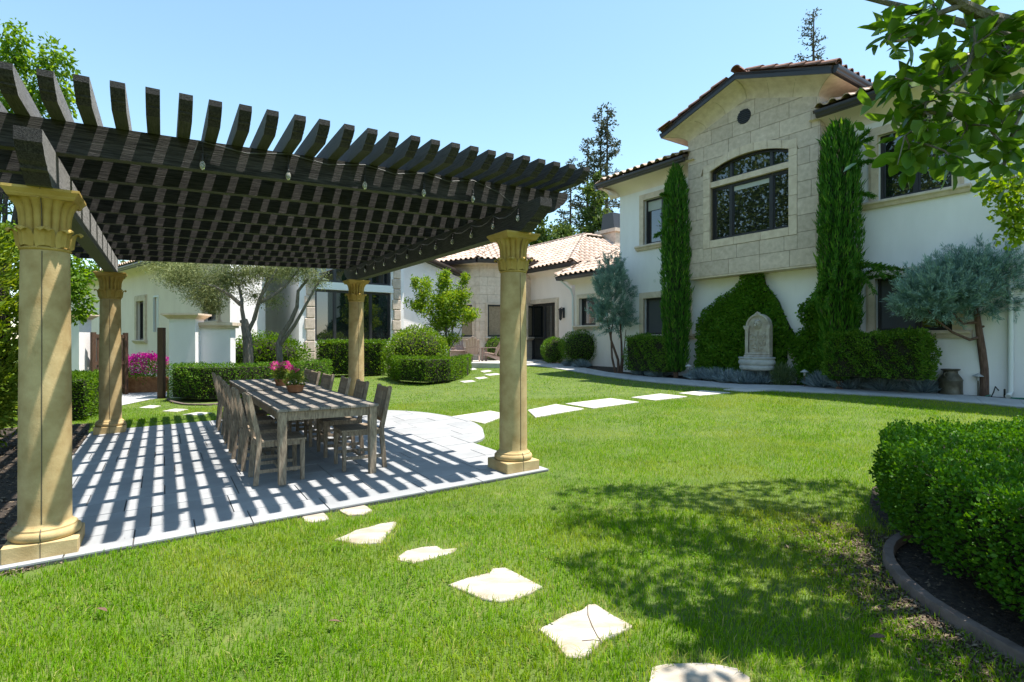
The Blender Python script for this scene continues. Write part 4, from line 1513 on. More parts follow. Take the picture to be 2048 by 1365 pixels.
# wall lantern
ln = MB().box(-5.78, -5.66, 2.43, 2.455, 2.55, 3.0)
ln.tube([(-5.72, 2.44, 2.95), (-5.72, 2.30, 3.02), (-5.72, 2.27, 2.95)], .012, 6)
lt = ln.build('wall_lantern', MT['bronze'], house)
MB().lathe([(.03, .50), (.10, .44), (.11, .42), (.085, .41), (.06, .06), (.07, .04), (.03, -.02), (.01, -.04)], 6, (-5.72, 2.27, 2.48)).build('lantern_body', MT['bronze'], lt)
# chimney behind the corner
ch = MB().box(-8.0, -6.75, 6.6, 7.5, 5.6, 6.95).build('chimney', MT['limestone'], house)
MB().box(-8.1, -6.65, 6.5, 7.6, 6.95, 7.12).build('chimney_cap', MT['limestone'], ch)
MB().prism([(-7.85, 7.12), (-6.9, 7.12), (-7.02, 7.95), (-7.73, 7.95)], 6.7, 7.4, lambda a, b, c: (a, c, b)).build('chimney_cowl', MT['gutter'], ch)

# ---- stone turret
tc_ = (-1.0, 27.6)
angs = [math.radians(-100 + 45 * k) for k in range(8)]
TV = [w2h(tc_[0] + 2.6 * math.cos(a), tc_[1] + 2.6 * math.sin(a)) for a in angs]
TVo = [w2h(tc_[0] + 3.05 * math.cos(a), tc_[1] + 3.05 * math.sin(a)) for a in angs]
apx = Vector(w2h(*tc_, 6.75))
TE = 5.02
mb = MB()
inn = [w2h(tc_[0] + 2.56 * math.cos(a), tc_[1] + 2.56 * math.sin(a)) for a in angs]
mb.prism([(p[0], p[1]) for p in inn], .3, TE)
tur = mb.build('turret', MT['mortar'], house)
for k in (6, 7, 0, 1):
    A_, B2 = Vector(TV[k]), Vector(TV[(k + 1) % 8])
    ex = (B2 - A_).normalized()
    nin = Vector((-ex.y, ex.x, 0))
    if nin.dot(Vector((apx.x, apx.y, 0)) - Vector((A_.x, A_.y, 0))) < 0: nin = -nin
    Ls = (B2 - A_).length
    def fm(s, t, z, A_=A_, ex=ex, nin=nin):
        p = A_ + ex * s + nin * t
        return (p.x, p.y, z)
    wz0, wz1 = 1.75, 3.2
    x0, x1 = .35, Ls - .35
    z = .45
    r = 0
    while z < TE:
        zt = min(z + .40, TE)
        s = -.3 * (r % 2)
        while s < Ls:
            a, b = max(s + J, 0), min(s + .66 - J, Ls)
            s += .66
            if b - a < .05: continue
            parts = [(a, b)]
            if zt > wz0 and z < wz1:
                parts = [(a, min(b, x0 - .1)), (max(a, x1 + .1), b)]
            for a_, b_ in parts:
                if b_ - a_ > .04:
                    k_ = MB().box(a_, b_, 0, .05, z + J, zt - J)
                    k_.v = [fm(*p) for p in k_.v]
                    k_.build('stone_block', MT['turretstone'], tur)
        z = zt
        r += 1
    window(house, x0, x1, wz0, wz1, -.03, (), trim=.1, sill=True, rec=.06, f=fm, sillx=.12)
    gutter(house, Vector(TVo[k]) + Vector((0, 0, TE)), Vector(TVo[(k + 1) % 8]) + Vector((0, 0, TE)), -nin, .15)
    q = [Vector(TV[k]) + Vector((0, 0, TE - .01)), Vector(TV[(k + 1) % 8]) + Vector((0, 0, TE - .01)), Vector(TVo[(k + 1) % 8]) + Vector((0, 0, TE)), Vector(TVo[k]) + Vector((0, 0, TE))]
    MB().add([tuple(p) for p in q], [(0, 1, 2, 3)]).build('soffit', MT['trim'], house)
    a_, b_ = Vector(TVo[k]) + Vector((0, 0, TE + .15)) - nin * .12, Vector(TVo[(k + 1) % 8]) + Vector((0, 0, TE + .15)) - nin * .12
    rt = roof_plane(house, [a_, b_, apx])
    ridge_caps(rt, a_, apx)
for k in (2, 3, 4, 5):
    a_, b_ = Vector(TVo[k]) + Vector((0, 0, TE + .15)), Vector(TVo[(k + 1) % 8]) + Vector((0, 0, TE + .15))
    roof_plane(house, [a_, b_, apx], rows=0)

# ---- wing with tall garden windows (C)
ec = np.array([.8166, .577]); ic = np.array([-.577, .8166])
wc = empty('garden_wing', (-7.84, 20.5, 0), math.atan2(.577, .8166), 'white stucco wing with tall dark windows and rough stone quoins', 'building')
wall_open(wc, 0, 4.15, .1, 5.6, 0, [(.58, 3.6, 1.54, 3.5), (.58, 3.6, 3.78, 4.9)], MT['stucco'])
for s in (0, 4.15):
    MB().add([(s, 0, .1), (s, 9, .1), (s, 9, 5.6), (s, 0, 5.6)], [(3, 2, 1, 0) if s == 0 else (0, 1, 2, 3)]).build('wall', MT['stucco'], wc)
window(wc, .58, 3.6, 1.54, 3.5, 0, (1.35, 2.78), trim=0, fw=.07)
window(wc, .58, 3.6, 3.78, 4.9, 0, (1.35, 2.78), trim=0, fw=.07)
MB().box(.5, 3.68, -.06, .0, 3.5, 3.78).build('transom_band', MT['white'], wc)
for s0, s1 in ((.20, .56), (3.64, 4.0)):
    z = .3
    k = 0
    while z < 5.4:
        hh = .42
        ww = .06 if k % 2 else 0
        MB().box(s0 + ww, s1, -.07, .02, z + .012, z + hh - .012).build('quoin', MT['limestone'], wc, bevel=.02)
        z += hh
        k += 1
MB().box(.0, 4.15, -.05, .0, .1, 1.30).build('plinth_course', MT['limestone'], wc)
gutter(wc, (-.4, -.35, 5.6), (4.6, -.35, 5.6), (0, -1, 0))
roof_plane(wc, [(-.5, -.5, 5.72), (4.7, -.5, 5.72), (2.1, 3, 6.9), (2.1, 3, 6.9)][:3])
roof_plane(wc, [(-.5, 9, 5.72), (-.5, -.5, 5.72), (2.1, 3, 6.9), (2.1, 9, 6.9)], rows=2)
roof_plane(wc, [(4.7, -.5, 5.72), (4.7, 9, 5.72), (2.1, 9, 6.9), (2.1, 3, 6.9)], rows=2)
# low gable wall to its right
gw = MB().add([(4.15, 1.0, .2), (7.6, 1.0, .2), (7.6, 1.0, 4.4), (4.15, 1.0, 5.5)], [(0, 1, 2, 3)]).build('gable_wall', MT['stucco'], wc)
gutter(wc, (4.15, .9, 5.5), (7.9, .9, 4.35), (0, -1, 0), .16)
roof_plane(wc, [(4.2, .5, 5.62), (8.0, .5, 4.45), (8.0, 5, 4.45), (4.2, 5, 5.62)], rows=0)

# ---- side building (D)
wd_ = empty('side_building', (-8.86, 17.5, 0), math.atan2(-.645, .764), 'cream single storey side building behind the gate pillars', 'building')
DW = [(-8.81, -7.88, 1.60, 3.19), (-6.75, -6.38, 1.9, 3.25), (-1.92, -.93, 2.2, 3.5)]
wall_open(wd_, -22, 0, -.3, 4.5, 0, DW, MT['cream'])
MB().add([(0, 0, -.3), (-2.2, 2.2, -.3), (-2.2, 2.2, 4.5), (0, 0, 4.5)], [(0, 1, 2, 3)]).build('wall', MT['stucco'], wd_)
window(wd_, *DW[0], 0, (), trim=.24)
window(wd_, *DW[1], 0, (), trim=.07, ftrim='white', sill=False)
window(wd_, *DW[2], 0, (-1.42,), trim=.22)
cove(wd_, -22, .3, 4.22, 4.45, 0, -.5, MT['cream'])
gutter(wd_, (-22, -.48, 4.44), (.4, -.48, 4.44), (0, -1, 0))
gutter(wd_, (.4, -.6, 4.44), (-2.0, 1.8, 4.44), (.7, .7, 0))
roof_plane(wd_, [(-22, -.6, 4.58), (.55, -.6, 4.58), (-3.4, 3.35, 5.8), (-22, 3.35, 5.8)], rows=2)

# ------------------------------------------------------------------ gate pillars, gate, planter
def pillar(X, Y, label, wd=.64, dp=.45, top=2.22):
    z = float(lawn_z(X, Y))
    root = empty('gate_pillar', (X, Y, z), .06, label, 'pillar', 'stucco gate pillars')
    h = top - z
    MB().box(-wd / 2, wd / 2, -dp / 2, dp / 2, -.1, h - .14).build('shaft', MT['stucco'], root)
    cp = MB()
    for (h0, h1, a0, a1) in ((h - .14, h - .12, .03, .03), (h - .12, h - .045, .03, .12), (h - .045, h, .135, .135)):
        q0 = [(-wd / 2 - a0, -dp / 2 - a0), (wd / 2 + a0, -dp / 2 - a0), (wd / 2 + a0, dp / 2 + a0), (-wd / 2 - a0, dp / 2 + a0)]
        q1 = [(-wd / 2 - a1, -dp / 2 - a1), (wd / 2 + a1, -dp / 2 - a1), (wd / 2 + a1, dp / 2 + a1), (-wd / 2 - a1, dp / 2 + a1)]
        cp.add([(*p, h0) for p in q0] + [(*p, h1) for p in q1], [(3, 2, 1, 0), (4, 5, 6, 7), (0, 1, 5, 4), (1, 2, 6, 5), (2, 3, 7, 6), (3, 0, 4, 7)])
    cp.build('cap', MT['trim'], root)
    return root
pillar(-8.32, 14.25, 'pale stucco gate pillar beside the brown post and low hedge')
pillar(-11.25, 14.25, 'pale stucco gate pillar beside the reddish wooden gate')
lw = empty('garden_wall', (-7.4, 14.45, 0), .02, 'low white stucco garden wall joined to the gate pillar', 'wall')
MB().box(-.62, .16, -.14, .14, 0, 1.86).build('wall_body', MT['stucco'], lw)
MB().box(-.62, .22, -.2, .2, 1.86, 1.92).build('coping', MT['trim'], lw)
MB().box(-.62, .26, -.24, .24, 1.92, 2.0).build('coping', MT['trim'], lw)
p = gp(323, 797)
gpost = MB().box(-.075, .075, -.06, .06, -.05, 1.78).build('gate_post', MT['brownwood'], None, bevel=.006, loc=p)
tagit(gpost, 'dark brown gate post standing in front of the stucco pillar', 'post')
gt = empty('wooden_gate', (-10.75, 14.3, .0), 1.25, 'reddish brown wooden gate frame left open against the pillar', 'gate')
for x in (0, .85): MB().box(x - .05, x + .05, -.04, .04, -.02, 1.75).build('stile', MT['brownwood'], gt)
for z in (.25, .9, 1.6): MB().box(.05, .8, -.025, .025, z, z + .1).build('rail', MT['brownwood'], gt)
for k in range(5): MB().box(.09 + k * .14, .20 + k * .14, -.012, .012, .35, 1.6).build('board', MT['brownwood'], gt)
gpath = pg([(243, 812), (300, 800), (333, 796), (335, 780), (318, 770), (245, 772)])
EXCL.append(gpath)
sheet('path', gpath, .01, MT['pathconc'])
X, Y = -10.3, 15.7
z = float(lawn_z(X, Y))
pl = empty('planter', (X, Y, z), .1, 'long terracotta planter of magenta bougainvillea by the side building', 'planter')
pm = MB()
for (w0, w1, d0, d1, h0, h1) in ((.6, .68, .2, .25, 0, .36), (.71, .71, .28, .28, .36, .42)):
    pm.add([(-w0, -d0, h0), (w0, -d0, h0), (w0, d0, h0), (-w0, d0, h0), (-w1, -d1, h1), (w1, -d1, h1), (w1, d1, h1), (-w1, d1, h1)], [(3, 2, 1, 0), (4, 5, 6, 7), (0, 1, 5, 4), (1, 2, 6, 5), (2, 3, 7, 6), (3, 0, 4, 7)])
pm.build('trough', MT['terracotta'], pl)
P, d = blob(2600, (0, 0, .62), (.72, .45, .38), .15, 2.2, .35)
leaves('foliage', P, d + rng.normal(size=d.shape) * .5, .055 * rng.uniform(.7, 1.2, len(P)), MT['boxlight'], pl, .6)
P, d = blob(4200, (0, 0, .64), (.78, .5, .42), .15, 2.2, .1, -.3)
k = lump(P, 5, 1) + P[:, 2] * .9 > .55
leaves('blossom', P[k], d[k] + rng.normal(size=d[k].shape) * .4, .055, MT['magenta'], pl, .8)

# ------------------------------------------------------------------ hedges and shrubs
def strip(pxs, depth):
    W = pg(pxs)
    Bk = []
    for p in W[::-1]:
        r = np.array(p) / np.linalg.norm(p)
        Bk.append((p[0] + r[0] * depth * .3, p[1] + depth))
    return W + Bk
near_hedge = [(2.25, 1.5), (2.31, 2.45), (2.39, 3.04), (2.52, 3.57), (2.72, 4.1), (2.96, 4.5), (3.3, 4.85), (4.0, 5.15), (6.2, 5.25), (6.2, 1.5)]
hd = hedge('box_hedge', near_hedge, .66, 120000, MT['boxwood'], 'large clipped boxwood hedge inside the curved brown kerb', leaf=.024, base=.14, rough=.045, top_wave=.025, aspect=.62, roundt=.16, coreinset=.10, zfun=lambda X, Y: lawn_z(2.9, 3.6) + 0 * X, shape=6)
hedge('low_hedge', strip([(338, 803), (400, 806), (470, 803), (540, 795), (600, 782), (650, 772)], .8), .82, 15000, MT['shade_hedge'], 'low clipped hedge in front of the stucco gate pillar', leaf=.042, rough=.04)
hedge('low_hedge', strip([(776, 760), (800, 769), (850, 772), (900, 767), (928, 757), (938, 746)], .9), .72, 15000, MT['boxlight'], 'low curved clipped hedge round the foot of the round bush', leaf=.045, rough=.03)
hedge('shrub_hedge', [(-6.75, 19.2), (-4.55, 19.4), (-4.5, 20.3), (-6.7, 20.2)], 1.24, 9000, MT['boxlight'], 'rectangular hedge below the tall windows of the garden wing', leaf=.06, base=.08, rough=.06)
hedge('low_hedge', [(-8.85, 10.45), (-7.95, 10.4), (-8.9, 12.6), (-9.9, 12.6)], .80, 9000, MT['boxlight'], 'low hedge at the corner of the mulch bed beside a column', leaf=.042)
def H(s, t):
    p = P0 + EE * s + IN * t
    return (float(p[0]), float(p[1]))
hedge('foundation_hedge', [H(6.85, -.98), H(8.62, -.88), H(8.66, -.35), H(6.85, -.35)], 1.16, 20000, MT['shade_hedge'], 'dark foundation hedge under the window beside the milk can', leaf=.045, base=.26, rough=.07, top_wave=.05, zfun=lambda X, Y: .52)
hedge('foundation_hedge', [H(1.15, -1.0), H(2.65, -1.0), H(2.65, -.35), H(1.15, -.35)], 1.14, 13000, MT['shade_hedge'], 'dark foundation hedge between the cypress and the blue juniper', leaf=.045, base=.15, rough=.08, top_wave=.05, zfun=lambda X, Y: .52)

def bush(name, X, Y, z, c, r, n, leaf, m, label, cat='bush', group=None, amp=.08, sc=2.2, aspect=.55, flat=-.9, stems=True):
    root = empty(name, (X, Y, z), 0, label, cat, group)
    P, d = blob(n, c, r, amp, sc, .12, flat)
    leaves('foliage', P, d * .9 + rng.normal(size=d.shape) * .55 + np.array([0, 0, .3]), leaf * rng.uniform(.7, 1.3, len(P)), m, root, aspect)
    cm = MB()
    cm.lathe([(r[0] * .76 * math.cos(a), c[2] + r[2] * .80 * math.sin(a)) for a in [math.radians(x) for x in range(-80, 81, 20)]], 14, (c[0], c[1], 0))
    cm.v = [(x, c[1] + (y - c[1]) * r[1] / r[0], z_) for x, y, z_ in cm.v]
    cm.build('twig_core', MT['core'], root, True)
    st = MB()
    for k in range(4):
        st.tube([(random.uniform(-.1, .1), random.uniform(-.1, .1), -.05), (c[0] + random.uniform(-.2, .2), c[1] + random.uniform(-.2, .2), c[2])], .025, 6)
    st.build('stems', MT['darkbark'], root)
    return root
bush('round_bush', -3.1, 18.3, float(lawn_z(-3.1, 18.3)), (0, 0, .85), (1.0, .9, .82), 9000, .065, MT['pittos'], 'round light green bush inside the low curved hedge')
bush('leafy_shrub', -7.5, 16.9, float(lawn_z(-7.5, 16.9)), (0, 0, .85), (1.35, .6, .72), 8000, .065, MT['boxlight'], 'wide leafy shrub behind the olive tree trunks', amp=.14)
g = gp(1110, 729)
bush('clipped_bush', g[0], g[1] + .4, g[2], (0, 0, .55), (.55, .5, .55), 4500, .05, MT['shade_hedge'], 'smaller rounded bush beside the french doors', amp=.05)
g = gp(1167, 734)
bush('clipped_bush', g[0], g[1] + .45, g[2], (0, 0, .72), (.86, .6, .66), 6500, .05, MT['shade_hedge'], 'larger rounded bush under the window of the low link', amp=.05)
bush('terrace_shrub', -.75, 24.9, TZ, (0, 0, .5), (.45, .4, .55), 2500, .05, MT['shade_hedge'], 'dark shrub beside the turret behind the garden chairs')

# blue fescue tufts and a rosemary clump along the path
def fescue(X, Y, r, n, label, m='fescue', hgt=.3, group='blue fescue tufts along the path'):
    root = empty('fescue_tuft', (X, Y, float(lawn_z(X, Y))), 0, label, 'grass tuft', group)
    a = rng.random(n) * 6.283
    k = rng.random(n) ** .6
    D = np.stack([np.cos(a) * k, np.sin(a) * k, 1.05 - .75 * k], 1)
    P = np.stack([np.cos(a) * k * r * .35, np.sin(a) * k * r * .35, np.zeros(n)], 1)
    leaves('blades', P, D, hgt * rng.uniform(.7, 1.25, n), MT[m], root, .020, fold=.06)
for x, y, r, lab in ((1288, 752, .3, 'blue fescue tuft by the juniper end of the foundation hedge'), (1316, 755, .3, 'blue fescue tuft beside the path before the cypress'), (1400, 761, .32, 'blue fescue tuft between the cypress and its path light'), (1432, 763, .34, 'blue fescue tuft just past the path light by the cypress'),
                     (1462, 767, .34, 'blue fescue tuft to the cypress side of the fountain'), (1492, 769, .34, 'blue fescue tuft in front of the fountain basin'), (1524, 769, .36, 'blue fescue tuft in front of the fountain beside the rosemary'), (1548, 768, .3, 'blue fescue tuft touching the rosemary clump'),
                     (1650, 776, .36, 'round blue fescue tuft next to the middle path light'), (1697, 779, .38, 'large blue fescue tuft below the draped cypress'), (1722, 779, .34, 'blue fescue tuft below the foundation hedge'), (1772, 783, .34, 'flattened blue fescue tuft below the foundation hedge'), (1850, 787, .32, 'small blue fescue tuft near the milk can'),
                     (1142, 733, .3, 'pale fescue tuft before the smaller rounded bush'), (1163, 736, .3, 'pale fescue tuft before the larger rounded bush')):
    g = gp(x, y)
    fescue(g[0], g[1] + .04, r, 900, lab, hgt=r * 1.0)
g = gp(1572, 773)
root = empty('rosemary', (g[0], g[1] + .15, g[2]), 0, 'green rosemary clump beside the fountain basin', 'shrub')
P, d = blob(1500, (0, 0, .2), (.28, .25, .3), .1, 3, .5)
leaves('foliage', P, d * .6 + np.array([0, 0, 1.0]) + rng.normal(size=d.shape) * .25, .09, MT['rosemary'], root, .14)

# ivy on the wall: mask given by photo points on the facade
def fpx(x, y, o=0.0):
    k = (x - 1024) / F
    bx_, by_ = P0[0] - IN[0] * o, P0[1] - IN[1] * o
    s = (k * by_ - bx_) / (EE[0] - k * EE[1])
    Yd = by_ + EE[1] * s
    return s, CAM[2] + (HZ - y) / F * Yd
ivy_poly = [fpx(x, y, .1) for x, y in ((1392, 760), (1396, 650), (1412, 618), (1440, 597), (1468, 580), (1484, 562), (1486, 549), (1529, 547), (1533, 566), (1548, 585), (1560, 602), (1570, 628), (1582, 652), (1592, 668), (1612, 652), (1600, 640), (1606, 610), (1628, 588), (1660, 590), (1680, 760), (1600, 770), (1584, 700), (1588, 720), (1574, 690), (1576, 722), (1570, 745), (1560, 765))]
iv = empty('wall_ivy', (P0[0], P0[1], 0), math.atan2(EE[1], EE[0]), 'dense green ivy spreading on the white wall round the fountain', 'ivy')
q = np.array(ivy_poly)
n = 90000
pp = q.min(0) + rng.random((n, 2)) * (q.max(0) - q.min(0))
keep = inpoly(pp[:, 0], pp[:, 1], ivy_poly)
pp = pp[keep][:25000]
wob = lump(np.stack([pp[:, 0], pp[:, 1], 0 * pp[:, 0]], 1), 2.6, .06)
pp = pp + rng.normal(size=pp.shape) * .025
dpt = .07 + np.clip(.10 + wob, 0, .3) * (1 - .25 * rng.random(len(pp)))
P = np.stack([pp[:, 0], -dpt, pp[:, 1]], 1)
D = np.stack([rng.normal(size=len(P)) * .6, -.55 - .3 * rng.random(len(P)), -.35 + rng.normal(size=len(P)) * .55], 1)
leaves('foliage', P, D, .062 * rng.uniform(.6, 1.25, len(P)), MT['ivy'], iv, .85)
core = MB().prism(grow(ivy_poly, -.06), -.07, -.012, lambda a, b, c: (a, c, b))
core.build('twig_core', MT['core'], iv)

# cypresses
def cypress(X, Y, z, h, prof, n, label, droop=()):
    root = empty('italian_cypress', (X, Y, z), 0, label, 'cypress', 'cypresses against the house')
    t = rng.random(n) ** .95
    rr = np.interp(t, [p[0] for p in prof], [p[1] for p in prof])
    a = rng.random(n) * 6.283
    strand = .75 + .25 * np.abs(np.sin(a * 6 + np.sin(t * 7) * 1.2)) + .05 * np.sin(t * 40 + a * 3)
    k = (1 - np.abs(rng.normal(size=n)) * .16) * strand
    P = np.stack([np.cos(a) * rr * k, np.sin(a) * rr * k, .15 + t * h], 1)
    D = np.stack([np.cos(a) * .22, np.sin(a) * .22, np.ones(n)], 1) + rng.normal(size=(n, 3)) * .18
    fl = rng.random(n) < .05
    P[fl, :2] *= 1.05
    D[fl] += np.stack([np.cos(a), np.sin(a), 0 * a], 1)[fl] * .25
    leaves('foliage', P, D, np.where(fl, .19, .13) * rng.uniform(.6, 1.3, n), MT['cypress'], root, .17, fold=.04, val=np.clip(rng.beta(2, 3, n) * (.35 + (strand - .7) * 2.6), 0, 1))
    q_ = (rng.random(n) < .05) & (np.sin(a * 2 + t * 5) > -.2)
    leaves('dry_spray', P[q_] * np.array([.97, .97, 1]), D[q_] + np.stack([np.cos(a), np.sin(a), 0 * a], 1)[q_] * .3, .15 * rng.uniform(.6, 1.2, int(q_.sum())), MT['litter'], root, .16, fold=.04)
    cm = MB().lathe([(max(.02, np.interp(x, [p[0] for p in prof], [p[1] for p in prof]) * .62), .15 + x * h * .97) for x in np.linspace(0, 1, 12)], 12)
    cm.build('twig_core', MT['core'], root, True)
    MB().tube([(0, 0, -.1), (0, 0, .5)], .07, 8).build('trunk', MT['redbark'], root, True)
    for (az, z0, ln, sag) in droop:
        pts = []
        for i in range(9):
            u_ = i / 8
            pts.append(np.array([math.cos(az) * (.2 + ln * u_), math.sin(az) * (.2 + ln * u_), z0 + .28 * ln * math.sin(u_ * 2.2) - sag * u_ ** 2]))
        br = MB().tube(pts, [.012 - .001 * i for i in range(9)], 5).build('drooping_branch', MT['redbark'], root)
        m_ = 420
        uu = rng.random(m_)
        idx = np.clip((uu * 8).astype(int), 0, 7)
        pa = np.array(pts)
        fpos = pa[idx] + (pa[idx + 1] - pa[idx]) * (uu * 8 - idx)[:, None]
        dd = pa[idx + 1] - pa[idx]
        leaves('branch_spray', fpos + rng.normal(size=fpos.shape) * .015, nrm(dd) + rng.normal(size=dd.shape) * .5, .085 * rng.uniform(.6, 1.2, m_), MT['cypress'], br, .2)
    return root
c1 = H(2.72, -.62)
cypress(*c1, .52, 5.65, [(0, .24), (.06, .33), (.3, .40), (.55, .40), (.75, .36), (.9, .30), (1, .06)], 15000, 'narrow cypress between the upper window and the stone bay', droop=((-2.6, 4.9, .35, .0), (-2.2, 4.2, .4, .05), (2.9, 3.95, .35, .1)))
c2 = H(7.02, -.62)
cypress(*c2, .52, 5.45, [(0, .20), (.08, .33), (.3, .43), (.6, .42), (.85, .38), (.95, .30), (1, .12)], 17000, 'broad shaggy cypress with drooping side branches beside the bay',
        droop=((-.75, 2.25, 1.05, .15), (-.9, 2.4, .9, .3), (-.6, 2.15, .85, .1), (-1.4, 2.3, .7, .5), (-1.2, 2.5, .75, .4), (-2.6, 2.2, .75, .5), (-2.2, 2.5, .8, .4), (-2.4, 2.0, .6, .45), (-2.9, 2.0, .6, .4), (-1.8, 2.6, .7, .5), (-1.6, 1.9, .55, .45), (-.8, 4.6, .4, 0), (-.6, 4.0, .4, .1), (-.7, 5.0, .35, -.1), (-2.7, 3.3, .45, .1), (-.6, 5.1, .3, -.2)))

# blue junipers
def juniper(X, Y, z, blobs, n, label, stems, leaf=.085):
    root = empty('blue_juniper', (X, Y, z), 0, label, 'juniper', 'blue junipers trained as small trees')
    tot = sum(b[1][0] * b[1][2] for b in blobs)
    Ps, Ds, Vs = [], [], []
    for c, r, amp in blobs:
        m_ = int(n * r[0] * r[2] / tot)
        # tufts: clusters of sprays pointing outwards and up
        tc, td = blob(m_ // 42, c, r, amp + .12, 3.2, .2)
        k = rng.integers(0, len(tc), m_)
        ax = nrm(td * .7 + np.array([0, 0, .6]) + rng.normal(size=td.shape) * .3)
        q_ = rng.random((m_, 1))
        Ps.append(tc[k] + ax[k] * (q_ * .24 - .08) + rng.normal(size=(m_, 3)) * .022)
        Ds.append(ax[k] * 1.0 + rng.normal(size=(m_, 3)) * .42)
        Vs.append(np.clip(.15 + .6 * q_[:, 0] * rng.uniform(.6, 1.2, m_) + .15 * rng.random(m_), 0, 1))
    P, D = np.concatenate(Ps), np.concatenate(Ds)
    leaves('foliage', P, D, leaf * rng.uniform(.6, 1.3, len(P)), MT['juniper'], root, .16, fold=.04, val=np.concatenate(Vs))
    for st, r in stems:
        MB().tube(st, [r * (1 - .55 * i / (len(st) - 1)) for i in range(len(st))], 9).build('trunk', MT['redbark'], root, True)
    return root
g = gp(1238, 748)
px1 = F / g[1]
def off(x, y): return ((x - 1238) / px1, 0, (748 - y) / px1)
juniper(*g, [(off(1226, 598), (.60, .55, .95), .12), (off(1222, 560), (.42, .4, .75), .1), (off(1228, 635), (.58, .5, .42), .12)], 20000, 'tall blue juniper on bare stems at the house corner',
        [([(0, 0, -.05), off(1236, 720), off(1222, 680), off(1215, 640)], .05), ([(.05, .03, -.05), off(1244, 720), off(1243, 690), off(1240, 640)], .05), ([(-.08, .05, -.05), off(1224, 715), off(1222, 670), off(1228, 630)], .04), ([(.1, 0, -.05), off(1248, 700), off(1252, 660)], .02)], .10)
g = gp(1969, 793)
px2 = F / g[1]
def off2(x, y, d=0): return ((x - 1969) / px2, d, (793 - y) / px2)
juniper(*g, [(off2(1880, 590), (.68, .62, .50), .12), (off2(1960, 565), (.72, .65, .62), .12), (off2(2012, 580), (.46, .5, .66), .12), (off2(1915, 565), (.6, .5, .46), .1), (off2(1850, 590), (.42, .45, .36), .1)], 52000, 'wide flat topped blue juniper on one leaning trunk',
        [([(0, 0, -.05), off2(1970, 740), off2(1962, 690), off2(1955, 640), off2(1950, 600)], .085), (([off2(1958, 675), off2(1940, 680), off2(1905, 665), off2(1872, 640), off2(1850, 615)]), .03), (([off2(1957, 655), off2(1990, 650), off2(2020, 620)]), .025), (([off2(1956, 645), off2(1925, 648), off2(1900, 620)]), .03)], .085)

